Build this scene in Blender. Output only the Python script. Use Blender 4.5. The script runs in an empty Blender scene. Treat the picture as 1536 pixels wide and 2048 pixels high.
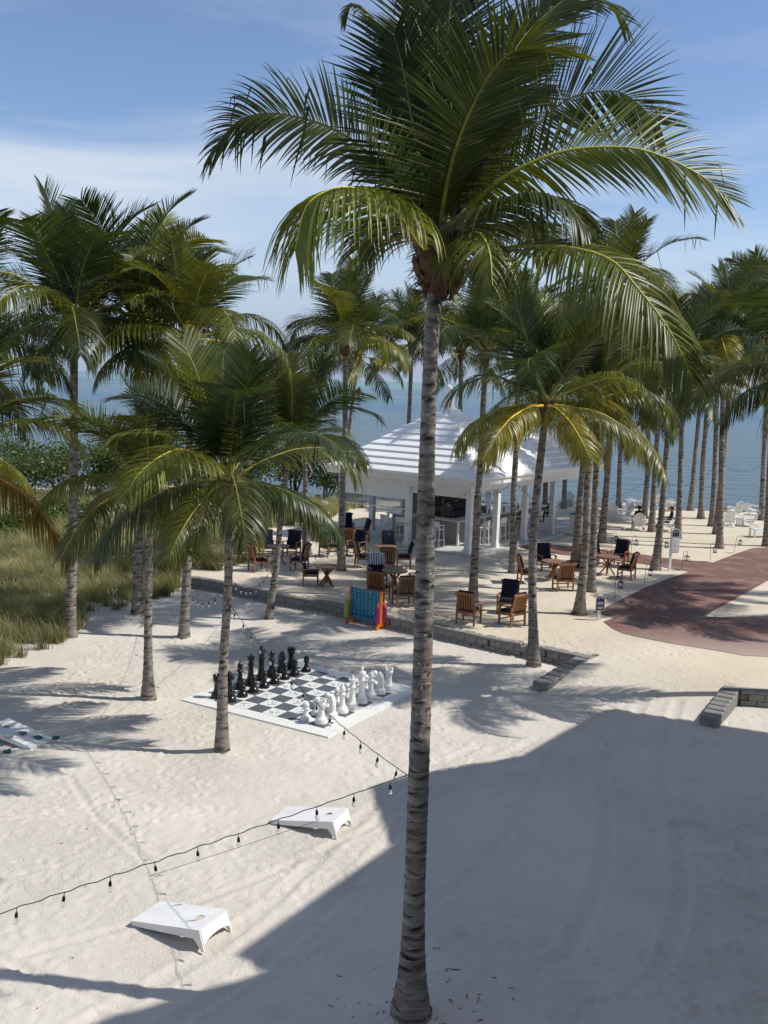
import bpy, bmesh, math, random
import numpy as np
from mathutils import Vector, Matrix
R = math.radians
sc = bpy.context.scene
C = sc.collection
rnd = random.Random(7)

# ------------------------------------------------------------------ camera
F, H = 1950.0, 7.6                                   # focal length in photo pixels, camera height
ROLL = math.atan(0.0343858)
PITCH = math.atan((1024 - (0.0343858*768 + 734.977))*math.cos(ROLL)/F)
cam = bpy.data.cameras.new('camera'); cam_o = bpy.data.objects.new('camera', cam); C.objects.link(cam_o)
cam.sensor_fit = 'VERTICAL'; cam.sensor_height = 36; cam.lens = F/2048*36
cam.clip_start = 0.1; cam.clip_end = 30000
_cp, _sp, _cr, _sr = math.cos(PITCH), math.sin(PITCH), math.cos(ROLL), math.sin(ROLL)
def ray(u, v):
    x = (u-768)/F; y = -(v-1024)/F
    X = x*_cr - y*_sr; Y = x*_sr + y*_cr
    return Vector((X, _cp + Y*_sp, -_sp + Y*_cp))
_r = ray(1768, 1024) - ray(768, 1024); _u = ray(768, 24) - ray(768, 1024); _f = ray(768, 1024)
_r.normalize(); _u.normalize(); _f.normalize()
cam_o.matrix_world = Matrix(((_r.x, _u.x, -_f.x, 0), (_r.y, _u.y, -_f.y, 0), (_r.z, _u.z, -_f.z, H), (0, 0, 0, 1)))
sc.camera = cam_o
sc.render.resolution_x = 768; sc.render.resolution_y = 1024
def G(u, v, z=0.0):                                  # pixel -> point on the level z
    r = ray(u, v); t = (z-H)/r.z
    return Vector((r.x*t, r.y*t, z))
def PT(u, v, Y):                                     # pixel -> point at depth Y
    r = ray(u, v); t = Y/r.y
    return Vector((r.x*t, Y, H + r.z*t))

# ------------------------------------------------------------------ light
SUN_EL, SHADOW_AZ = R(49), R(177)
sdir = Vector((math.cos(SHADOW_AZ)*math.cos(SUN_EL), math.sin(SHADOW_AZ)*math.cos(SUN_EL), -math.sin(SUN_EL)))
sun = bpy.data.lights.new('sun', 'SUN'); sun.energy = 4.45; sun.angle = R(0.53); sun.color = (1, 0.955, 0.88)
sun_o = bpy.data.objects.new('sun', sun); C.objects.link(sun_o)
sun_o.rotation_euler = sdir.to_track_quat('-Z', 'Y').to_euler(); sun_o.location = (30, 0, 40)
w = bpy.data.worlds.new('World'); sc.world = w; w.use_nodes = True
nt = w.node_tree; N = nt.nodes; L = nt.links
for n in list(N): N.remove(n)
out = N.new('ShaderNodeOutputWorld'); bg = N.new('ShaderNodeBackground'); sky = N.new('ShaderNodeTexSky')
sky.sky_type = 'NISHITA'; sky.sun_disc = False; sky.sun_elevation = SUN_EL
sky.sun_rotation = math.atan2(-sdir.x, -sdir.y); sky.altitude = 0; sky.air_density = 1.0; sky.dust_density = 0.25; sky.ozone_density = 3.0
bg.inputs['Strength'].default_value = 0.128
tc = N.new('ShaderNodeTexCoord'); mp = N.new('ShaderNodeMapping'); mp.inputs['Scale'].default_value = (2.2, 2.2, 9.0)
mp.inputs['Rotation'].default_value = (0, R(-9), R(20)); mp.inputs['Location'].default_value = (0.35, 0.2, 0.62)
nz = N.new('ShaderNodeTexNoise'); nz.inputs['Scale'].default_value = 1.15; nz.inputs['Detail'].default_value = 7; nz.inputs['Roughness'].default_value = 0.52; nz.inputs['Distortion'].default_value = 0.5
cr = N.new('ShaderNodeValToRGB'); cr.color_ramp.elements[0].position = 0.36; cr.color_ramp.elements[0].color = (0, 0, 0, 1); cr.color_ramp.elements[1].position = 0.66; cr.color_ramp.elements[1].color = (1, 1, 1, 1)
sx = N.new('ShaderNodeSeparateXYZ'); mr = N.new('ShaderNodeMapRange'); mr.inputs['From Min'].default_value = 0.32; mr.inputs['From Max'].default_value = 0.12; mr.inputs['To Min'].default_value = 0.45
mm = N.new('ShaderNodeMath'); mm.operation = 'MULTIPLY'
m2 = N.new('ShaderNodeMath'); m2.operation = 'MULTIPLY'; m2.inputs[1].default_value = 0.88
tint = N.new('ShaderNodeMix'); tint.data_type = 'RGBA'; tint.blend_type = 'MULTIPLY'; tint.inputs['Factor'].default_value = 1.0; tint.inputs['B'].default_value = (1.02, 1.0, 1.07, 1)
mx = N.new('ShaderNodeMix'); mx.data_type = 'RGBA'; mx.inputs['B'].default_value = (5.9, 6.4, 7.0, 1)
L.new(tc.outputs['Generated'], mp.inputs['Vector']); L.new(mp.outputs['Vector'], nz.inputs['Vector']); L.new(nz.outputs['Fac'], cr.inputs['Fac'])
L.new(tc.outputs['Generated'], sx.inputs['Vector']); L.new(sx.outputs['Z'], mr.inputs['Value'])
hz0 = N.new('ShaderNodeMapRange'); hz0.inputs['From Min'].default_value = 0.0; hz0.inputs['From Max'].default_value = 0.13; hz0.inputs['To Min'].default_value = 0.25; L.new(sx.outputs['Z'], hz0.inputs['Value'])
m3 = N.new('ShaderNodeMath'); m3.operation = 'MULTIPLY'; L.new(hz0.outputs['Result'], m3.inputs[1]); L.new(cr.outputs['Color'], m3.inputs[0]); L.new(m3.outputs[0], mm.inputs[0]); L.new(mr.outputs['Result'], mm.inputs[1]); L.new(mm.outputs[0], m2.inputs[0])
L.new(sky.outputs['Color'], tint.inputs['A']); L.new(tint.outputs['Result'], mx.inputs['A']); L.new(m2.outputs[0], mx.inputs['Factor'])
hz1 = N.new('ShaderNodeMapRange'); hz1.interpolation_type = 'SMOOTHSTEP'; hz1.inputs['From Min'].default_value = -0.02; hz1.inputs['From Max'].default_value = 0.16; hz1.inputs['To Min'].default_value = 0.95; hz1.inputs['To Max'].default_value = 0.0; L.new(sx.outputs['Z'], hz1.inputs['Value'])
hzm = N.new('ShaderNodeMix'); hzm.data_type = 'RGBA'; hzm.inputs['B'].default_value = (2.75, 3.5, 5.0, 1); L.new(hz1.outputs['Result'], hzm.inputs['Factor']); L.new(mx.outputs['Result'], hzm.inputs['A'])
L.new(hzm.outputs['Result'], bg.inputs['Color']); L.new(bg.outputs['Background'], out.inputs['Surface'])
sc.view_settings.view_transform = 'Standard'; sc.view_settings.look = 'None'; sc.view_settings.exposure = 0; sc.view_settings.gamma = 1
sc.render.engine = 'CYCLES'

# ------------------------------------------------------------------ materials
MATS = {}
def mat(name, col, rough=0.6, var=0.0, vscale=4.0, bump=0.0, bscale=20.0, stretch=(1, 1, 1), spec=0.4, coat=0.0, col2=None, transl=0.0, objcol=False, metal=0.0, detail=5, bdist=0.02):
    m = bpy.data.materials.new(name); m.use_nodes = True; MATS[name] = m
    t = m.node_tree; n = t.nodes; l = t.links; p = n['Principled BSDF']
    p.inputs['Roughness'].default_value = rough; p.inputs['Specular IOR Level'].default_value = spec; p.inputs['Coat Weight'].default_value = coat; p.inputs['Metallic'].default_value = metal
    p.inputs['Base Color'].default_value = (*col, 1)
    src = None
    if var > 0 or col2 or bump > 0:
        tcn = n.new('ShaderNodeTexCoord'); mpn = n.new('ShaderNodeMapping'); mpn.inputs['Scale'].default_value = stretch
        l.new(tcn.outputs['Object'], mpn.inputs['Vector'])
    if var > 0 or col2:
        a = n.new('ShaderNodeTexNoise'); a.inputs['Scale'].default_value = vscale; a.inputs['Detail'].default_value = detail; a.inputs['Roughness'].default_value = 0.65
        l.new(mpn.outputs['Vector'], a.inputs['Vector'])
        r = n.new('ShaderNodeValToRGB'); e = r.color_ramp.elements
        c2 = col2 or tuple(c*(1+var) for c in col)
        e[0].position = 0.3; e[0].color = (*[c*(1-var) for c in col], 1); e[1].position = 0.7; e[1].color = (*c2, 1)
        l.new(a.outputs['Fac'], r.inputs['Fac']); l.new(r.outputs['Color'], p.inputs['Base Color']); src = r.outputs['Color']
    if bump > 0:
        b = n.new('ShaderNodeTexNoise'); b.inputs['Scale'].default_value = bscale; b.inputs['Detail'].default_value = 4
        l.new(mpn.outputs['Vector'], b.inputs['Vector'])
        bp = n.new('ShaderNodeBump'); bp.inputs['Strength'].default_value = bump; bp.inputs['Distance'].default_value = bdist
        l.new(b.outputs['Fac'], bp.inputs['Height']); l.new(bp.outputs['Normal'], p.inputs['Normal'])
    if objcol:
        oi = n.new('ShaderNodeObjectInfo'); mu = n.new('ShaderNodeMix'); mu.data_type = 'RGBA'; mu.blend_type = 'MULTIPLY'; mu.inputs['Factor'].default_value = 1
        if src: l.new(src, mu.inputs['A'])
        else: mu.inputs['A'].default_value = (*col, 1)
        l.new(oi.outputs['Color'], mu.inputs['B']); src = mu.outputs['Result']; l.new(src, p.inputs['Base Color'])
    if transl > 0:
        tr = n.new('ShaderNodeBsdfTranslucent'); ms = n.new('ShaderNodeMixShader'); ms.inputs['Fac'].default_value = transl
        tm = n.new('ShaderNodeMix'); tm.data_type = 'RGBA'; tm.blend_type = 'MULTIPLY'; tm.inputs['Factor'].default_value = 1; tm.inputs['B'].default_value = (1.9, 1.8, 0.7, 1)
        if src: l.new(src, tm.inputs['A'])
        else: tm.inputs['A'].default_value = (*col, 1)
        l.new(tm.outputs['Result'], tr.inputs['Color']); l.new(p.outputs['BSDF'], ms.inputs[1]); l.new(tr.outputs['BSDF'], ms.inputs[2])
        l.new(ms.outputs['Shader'], n['Material Output'].inputs['Surface'])
    return m
mat('leaf', (0.060, 0.076, 0.020), 0.40, var=0.45, vscale=1.2, spec=0.45, transl=0.25, objcol=True)
mat('rachis', (0.24, 0.24, 0.06), 0.5, var=0.25, vscale=3, objcol=True)
mat('fibre', (0.13, 0.07, 0.04), 0.9, var=0.5, vscale=14, bump=0.8, bscale=40, stretch=(1, 1, 0.4))
mat('white_paint', (0.78, 0.775, 0.76), 0.5, var=0.08, vscale=2.5, bump=0.1, bscale=60)
mat('white_roof', (0.86, 0.86, 0.84), 0.6, var=0.05, vscale=3, bump=0.15, bscale=30)
mat('white_plastic', (0.76, 0.76, 0.74), 0.38, var=0.04, vscale=9, spec=0.5)
mat('black_plastic', (0.012, 0.012, 0.013), 0.24, spec=0.5, var=0.2, vscale=12, bump=0.05)
mat('tile_white', (0.74, 0.74, 0.72), 0.5, var=0.05, vscale=7)
mat('tile_dark', (0.10, 0.115, 0.13), 0.5, var=0.18, vscale=9, bump=0.1, bscale=90)
mat('teak', (0.27, 0.115, 0.045), 0.5, var=0.3, vscale=9, stretch=(1, 1, 0.2), bump=0.15, bscale=60)
mat('teak_grey', (0.22, 0.125, 0.075), 0.6, var=0.3, vscale=9, stretch=(1, 1, 0.2), bump=0.15, bscale=60)
mat('navy', (0.012, 0.015, 0.034), 0.85, var=0.25, vscale=7, bump=0.2, bscale=50, spec=0.2)
mat('blue_plastic', (0.015, 0.20, 0.34), 0.35, var=0.08, vscale=5)
mat('orange_plastic', (0.72, 0.17, 0.015), 0.4, var=0.1, vscale=5)
mat('green_plastic', (0.28, 0.42, 0.14), 0.45, var=0.08, vscale=5)
mat('magenta_plastic', (0.36, 0.02, 0.15), 0.4, var=0.1, vscale=5)
mat('concrete', (0.235, 0.228, 0.215), 0.9, var=0.25, vscale=5, bump=0.5, bscale=45)
mat('bar_front', (0.32, 0.31, 0.29), 0.7, var=0.15, vscale=6)
mat('bar_dark', (0.028, 0.026, 0.026), 0.5, var=0.4, vscale=5)
mat('counter_top', (0.70, 0.69, 0.66), 0.3, var=0.05, vscale=9)
mat('floor_slab', (0.52, 0.52, 0.50), 0.7, var=0.08, vscale=2, bump=0.1)
mat('sign_blue', (0.014, 0.035, 0.085), 0.4, var=0.1)
mat('sign_white', (0.75, 0.75, 0.74), 0.4, var=0.03)
mat('cord', (0.012, 0.012, 0.012), 0.6, var=0.2)
mat('iron', (0.03, 0.028, 0.026), 0.5, var=0.3, vscale=20)
mat('teal_cloth', (0.02, 0.14, 0.14), 0.9, var=0.25, vscale=20, bump=0.3, bscale=60)
mat('grey_cloth', (0.20, 0.205, 0.21), 0.9, var=0.2, vscale=20, bump=0.3, bscale=60)
mat('rock', (0.42, 0.40, 0.36), 0.9, var=0.3, vscale=3, bump=0.6, bscale=12)
mat('bark', (0.11, 0.085, 0.065), 0.9, var=0.4, vscale=8, bump=0.6, bscale=20)
mat('bush_leaf', (0.045, 0.075, 0.018), 0.45, var=0.45, vscale=1.2, transl=0.2, objcol=True)
mat('grass_blade', (0.17, 0.205, 0.085), 0.6, var=0.45, vscale=0.5, transl=0.3, col2=(0.40, 0.37, 0.20))
mat('skin', (0.30, 0.16, 0.10), 0.6, var=0.1)
mat('hair', (0.012, 0.009, 0.008), 0.6, var=0.2)
mat('black_cloth', (0.015, 0.015, 0.017), 0.9, var=0.3)
mat('grey_shirt', (0.12, 0.125, 0.13), 0.9, var=0.15)
mat('maroon_cloth', (0.12, 0.03, 0.03), 0.9, var=0.2)
mat('stucco', (0.62, 0.60, 0.55), 0.8, var=0.06, vscale=3, bump=0.2)
mat('window_dark', (0.04, 0.05, 0.06), 0.1, var=0.2)
mat('bottle_glass', (0.05, 0.08, 0.05), 0.1, objcol=True)
mat('marker_green', (0.03, 0.06, 0.05), 0.6, var=0.2)

def special(name):
    m = bpy.data.materials.new(name); m.use_nodes = True; MATS[name] = m
    return m, m.node_tree.nodes, m.node_tree.links, m.node_tree.nodes['Principled BSDF']
def ramp(n, stops, interp='LINEAR'):
    r = n.new('ShaderNodeValToRGB'); e = r.color_ramp.elements; r.color_ramp.interpolation = interp
    e[0].position = stops[0][0]; e[0].color = (*stops[0][1], 1)
    e[1].position = stops[-1][0]; e[1].color = (*stops[-1][1], 1)
    for p, c in stops[1:-1]:
        x = e.new(p); x.color = (*c, 1)
    return r
# sand
m, n, l, p = special('sand')
p.inputs['Roughness'].default_value = 0.95; p.inputs['Specular IOR Level'].default_value = 0.1
tcn = n.new('ShaderNodeTexCoord')
a = n.new('ShaderNodeTexNoise'); a.inputs['Scale'].default_value = 0.35; a.inputs['Detail'].default_value = 9; a.inputs['Roughness'].default_value = 0.7
l.new(tcn.outputs['Object'], a.inputs['Vector'])
r1 = ramp(n, [(0.3, (0.57, 0.525, 0.46)), (0.7, (0.66, 0.615, 0.55))]); l.new(a.outputs['Fac'], r1.inputs['Fac'])
r2 = ramp(n, [(0.3, (0.60, 0.515, 0.385)), (0.7, (0.69, 0.61, 0.475))]); l.new(a.outputs['Fac'], r2.inputs['Fac'])
at = n.new('ShaderNodeAttribute'); at.attribute_name = 'terrace'
mxn = n.new('ShaderNodeMix'); mxn.data_type = 'RGBA'; l.new(at.outputs['Fac'], mxn.inputs['Factor']); l.new(r1.outputs['Color'], mxn.inputs['A']); l.new(r2.outputs['Color'], mxn.inputs['B'])
# small dark specks of debris
vs = n.new('ShaderNodeTexVoronoi'); vs.inputs['Scale'].default_value = 6.0; l.new(tcn.outputs['Object'], vs.inputs['Vector'])
rs = ramp(n, [(0.035, (0.35, 0.30, 0.25)), (0.06, (1, 1, 1))]); l.new(vs.outputs['Distance'], rs.inputs['Fac'])
mu = n.new('ShaderNodeMix'); mu.data_type = 'RGBA'; mu.blend_type = 'MULTIPLY'; mu.inputs['Factor'].default_value = 0.7; l.new(mxn.outputs['Result'], mu.inputs['A']); l.new(rs.outputs['Color'], mu.inputs['B'])
l.new(mu.outputs['Result'], p.inputs['Base Color'])
b1 = n.new('ShaderNodeTexNoise'); b1.inputs['Scale'].default_value = 7; b1.inputs['Detail'].default_value = 7; b1.inputs['Roughness'].default_value = 0.7; b1.inputs['Distortion'].default_value = 1.4
b2 = n.new('ShaderNodeTexNoise'); b2.inputs['Scale'].default_value = 38; b2.inputs['Detail'].default_value = 3
ad = n.new('ShaderNodeMath'); ad.operation = 'MULTIPLY_ADD'; ad.inputs[1].default_value = 0.3
l.new(tcn.outputs['Object'], b1.inputs['Vector']); l.new(tcn.outputs['Object'], b2.inputs['Vector']); l.new(b2.outputs['Fac'], ad.inputs[0]); l.new(b1.outputs['Fac'], ad.inputs[2])
bp = n.new('ShaderNodeBump'); bp.inputs['Strength'].default_value = 0.9; bp.inputs['Distance'].default_value = 0.04
pm = n.new('ShaderNodeTexNoise'); pm.inputs['Scale'].default_value = 0.45; pm.inputs['Detail'].default_value = 3; l.new(tcn.outputs['Object'], pm.inputs['Vector'])
pr = n.new('ShaderNodeMapRange'); pr.inputs['From Min'].default_value = 0.35; pr.inputs['From Max'].default_value = 0.65; pr.inputs['To Min'].default_value = 0.35; pr.inputs['To Max'].default_value = 1.0; l.new(pm.outputs['Fac'], pr.inputs['Value']); l.new(pr.outputs['Result'], bp.inputs['Strength'])
l.new(ad.outputs[0], bp.inputs['Height']); l.new(bp.outputs['Normal'], p.inputs['Normal'])
# trunk
m, n, l, p = special('palm_trunk')
p.inputs['Roughness'].default_value = 0.9; p.inputs['Specular IOR Level'].default_value = 0.2
tcn = n.new('ShaderNodeTexCoord'); mpn = n.new('ShaderNodeMapping'); mpn.inputs['Scale'].default_value = (1.6, 1.6, 9)
l.new(tcn.outputs['Object'], mpn.inputs['Vector'])
a = n.new('ShaderNodeTexNoise'); a.inputs['Scale'].default_value = 1.6; a.inputs['Detail'].default_value = 8; a.inputs['Roughness'].default_value = 0.7; a.inputs['Distortion'].default_value = 0.4; l.new(mpn.outputs['Vector'], a.inputs['Vector'])
r1 = ramp(n, [(0.30, (0.06, 0.05, 0.042)), (0.44, (0.20, 0.175, 0.15)), (0.70, (0.38, 0.345, 0.31))]); l.new(a.outputs['Fac'], r1.inputs['Fac'])
at = n.new('ShaderNodeAttribute'); at.attribute_name = 'scar'
mxn = n.new('ShaderNodeMix'); mxn.data_type = 'RGBA'; l.new(at.outputs['Fac'], mxn.inputs['Factor']); l.new(r1.outputs['Color'], mxn.inputs['A']); mxn.inputs['B'].default_value = (0.022, 0.016, 0.012, 1)
l.new(mxn.outputs['Result'], p.inputs['Base Color'])
mp2 = n.new('ShaderNodeMapping'); mp2.inputs['Scale'].default_value = (22, 22, 5); l.new(tcn.outputs['Object'], mp2.inputs['Vector'])
b1 = n.new('ShaderNodeTexNoise'); b1.inputs['Scale'].default_value = 2; b1.inputs['Detail'].default_value = 4; l.new(mp2.outputs['Vector'], b1.inputs['Vector'])
bp = n.new('ShaderNodeBump'); bp.inputs['Strength'].default_value = 0.7; bp.inputs['Distance'].default_value = 0.012; l.new(b1.outputs['Fac'], bp.inputs['Height']); l.new(bp.outputs['Normal'], p.inputs['Normal'])
# sea
m, n, l, p = special('sea_water')
p.inputs['Roughness'].default_value = 0.16; p.inputs['IOR'].default_value = 1.33
tcn = n.new('ShaderNodeTexCoord'); sp_ = n.new('ShaderNodeSeparateXYZ'); l.new(tcn.outputs['Object'], sp_.inputs['Vector'])
mpn = n.new('ShaderNodeMapping'); mpn.inputs['Scale'].default_value = (0.0016, 0.006, 1); l.new(tcn.outputs['Object'], mpn.inputs['Vector'])
a = n.new('ShaderNodeTexNoise'); a.inputs['Scale'].default_value = 1.0; a.inputs['Detail'].default_value = 5; l.new(mpn.outputs['Vector'], a.inputs['Vector'])
lg = n.new('ShaderNodeMath'); lg.operation = 'LOGARITHM'; lg.inputs[1].default_value = 10; l.new(sp_.outputs['Y'], lg.inputs[0])
ma = n.new('ShaderNodeMath'); ma.operation = 'MULTIPLY_ADD'; ma.inputs[1].default_value = 0.9; l.new(a.outputs['Fac'], ma.inputs[0]); l.new(lg.outputs[0], ma.inputs[2])
mr_ = n.new('ShaderNodeMapRange'); mr_.inputs['From Min'].default_value = 2.2; mr_.inputs['From Max'].default_value = 4.4; l.new(ma.outputs[0], mr_.inputs['Value'])
r1 = ramp(n, [(0.0, (0.05, 0.085, 0.105)), (0.25, (0.045, 0.09, 0.13)), (0.36, (0.03, 0.075, 0.14)), (0.44, (0.055, 0.115, 0.15)), (0.52, (0.04, 0.085, 0.13)), (0.62, (0.065, 0.155, 0.17)), (1.0, (0.06, 0.12, 0.15))]); l.new(mr_.outputs['Result'], r1.inputs['Fac']); l.new(r1.outputs['Color'], p.inputs['Base Color'])
mp2 = n.new('ShaderNodeMapping'); mp2.inputs['Scale'].default_value = (0.12, 0.6, 1); mp2.inputs['Rotation'].default_value = (0, 0, R(-8)); l.new(tcn.outputs['Object'], mp2.inputs['Vector'])
b1 = n.new('ShaderNodeTexNoise'); b1.inputs['Scale'].default_value = 1.0; b1.inputs['Detail'].default_value = 4; b1.inputs['Roughness'].default_value = 0.5; b1.inputs['Distortion'].default_value = 0.6; l.new(mp2.outputs['Vector'], b1.inputs['Vector'])
bp = n.new('ShaderNodeBump'); bp.inputs['Strength'].default_value = 1.0; bp.inputs['Distance'].default_value = 0.8; l.new(b1.outputs['Fac'], bp.inputs['Height']); l.new(bp.outputs['Normal'], p.inputs['Normal'])
df = n.new('ShaderNodeBsdfDiffuse'); gm = n.new('ShaderNodeMix'); gm.data_type = 'RGBA'; gm.blend_type = 'MULTIPLY'; gm.inputs['Factor'].default_value = 1; gm.inputs['B'].default_value = (2.6, 2.1, 1.75, 1); l.new(r1.outputs['Color'], gm.inputs['A']); l.new(gm.outputs['Result'], df.inputs['Color']); l.new(bp.outputs['Normal'], df.inputs['Normal'])
ms = n.new('ShaderNodeMixShader'); ms.inputs['Fac'].default_value = 0.42; l.new(p.outputs['BSDF'], ms.inputs[1]); l.new(df.outputs['BSDF'], ms.inputs[2]); l.new(ms.outputs['Shader'], n['Material Output'].inputs['Surface'])
# brick paving
m, n, l, p = special('brick_paving')
p.inputs['Roughness'].default_value = 0.85
tcn = n.new('ShaderNodeTexCoord'); mpn = n.new('ShaderNodeMapping'); mpn.inputs['Rotation'].default_value = (0, 0, R(45)); l.new(tcn.outputs['Object'], mpn.inputs['Vector'])
bt = n.new('ShaderNodeTexBrick'); bt.inputs['Scale'].default_value = 1.0; bt.inputs['Brick Width'].default_value = 0.2; bt.inputs['Row Height'].default_value = 0.1; bt.inputs['Mortar Size'].default_value = 0.006
bt.inputs['Color1'].default_value = (0.125, 0.046, 0.036, 1); bt.inputs['Color2'].default_value = (0.185, 0.08, 0.06, 1); bt.inputs['Mortar'].default_value = (0.24, 0.19, 0.16, 1); l.new(mpn.outputs['Vector'], bt.inputs['Vector'])
a = n.new('ShaderNodeTexNoise'); a.inputs['Scale'].default_value = 1.1; a.inputs['Detail'].default_value = 8; a.inputs['Roughness'].default_value = 0.7; l.new(tcn.outputs['Object'], a.inputs['Vector'])
rs = ramp(n, [(0.50, (0, 0, 0)), (0.80, (0.6, 0.6, 0.6))]); l.new(a.outputs['Fac'], rs.inputs['Fac'])
at = n.new('ShaderNodeAttribute'); at.attribute_name = 'dusty'
mxx = n.new('ShaderNodeMath'); mxx.operation = 'MAXIMUM'; l.new(rs.outputs['Color'], mxx.inputs[0]); l.new(at.outputs['Fac'], mxx.inputs[1])
mxn = n.new('ShaderNodeMix'); mxn.data_type = 'RGBA'; mxn.inputs['B'].default_value = (0.5, 0.42, 0.36, 1); l.new(mxx.outputs[0], mxn.inputs['Factor']); l.new(bt.outputs['Color'], mxn.inputs['A']); l.new(mxn.outputs['Result'], p.inputs['Base Color'])
# printed white chess tile
m, n, l, p = special('tile_print')
p.inputs['Roughness'].default_value = 0.5
tcn = n.new('ShaderNodeTexCoord'); ln = n.new('ShaderNodeVectorMath'); ln.operation = 'LENGTH'; l.new(tcn.outputs['Object'], ln.inputs[0])
vo = n.new('ShaderNodeTexNoise'); vo.inputs['Scale'].default_value = 26; vo.inputs['Detail'].default_value = 2; l.new(tcn.outputs['Object'], vo.inputs['Vector'])
rs = ramp(n, [(0.57, (0, 0, 0)), (0.60, (1, 1, 1))]); l.new(vo.outputs['Fac'], rs.inputs['Fac'])
lt = n.new('ShaderNodeMath'); lt.operation = 'LESS_THAN'; lt.inputs[1].default_value = 0.15; l.new(ln.outputs['Value'], lt.inputs[0])
mu_ = n.new('ShaderNodeMath'); mu_.operation = 'MULTIPLY'; l.new(rs.outputs['Color'], mu_.inputs[0]); l.new(lt.outputs[0], mu_.inputs[1])
mxn = n.new('ShaderNodeMix'); mxn.data_type = 'RGBA'; mxn.inputs['A'].default_value = (0.74, 0.74, 0.72, 1); mxn.inputs['B'].default_value = (0.16, 0.17, 0.18, 1); l.new(mu_.outputs[0], mxn.inputs['Factor']); l.new(mxn.outputs['Result'], p.inputs['Base Color'])
# striped towel
m, n, l, p = special('striped_towel')
p.inputs['Roughness'].default_value = 0.95
tcn = n.new('ShaderNodeTexCoord'); wv = n.new('ShaderNodeTexWave'); wv.inputs['Scale'].default_value = 3.4; wv.wave_type = 'BANDS'; wv.bands_direction = 'X'; l.new(tcn.outputs['Object'], wv.inputs['Vector'])
rs = ramp(n, [(0.45, (0.06, 0.10, 0.22)), (0.55, (0.62, 0.66, 0.72))]); l.new(wv.outputs['Fac'], rs.inputs['Fac']); l.new(rs.outputs['Color'], p.inputs['Base Color'])
# clear glass / vinyl
m, n, l, p = special('clear_glass')
p.inputs['Roughness'].default_value = 0.03; p.inputs['Transmission Weight'].default_value = 1.0; p.inputs['IOR'].default_value = 1.2; p.inputs['Base Color'].default_value = (0.92, 0.94, 0.95, 1)
m, n, l, p = special('clear_vinyl')
p.inputs['Base Color'].default_value = (0.45, 0.47, 0.49, 1); p.inputs['Roughness'].default_value = 0.25
tr = n.new('ShaderNodeBsdfTransparent'); tr.inputs['Color'].default_value = (0.8, 0.82, 0.84, 1); ms = n.new('ShaderNodeMixShader'); ms.inputs['Fac'].default_value = 0.3
l.new(tr.outputs['BSDF'], ms.inputs[1]); l.new(p.outputs['BSDF'], ms.inputs[2]); l.new(ms.outputs['Shader'], n['Material Output'].inputs['Surface'])
M = MATS

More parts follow.
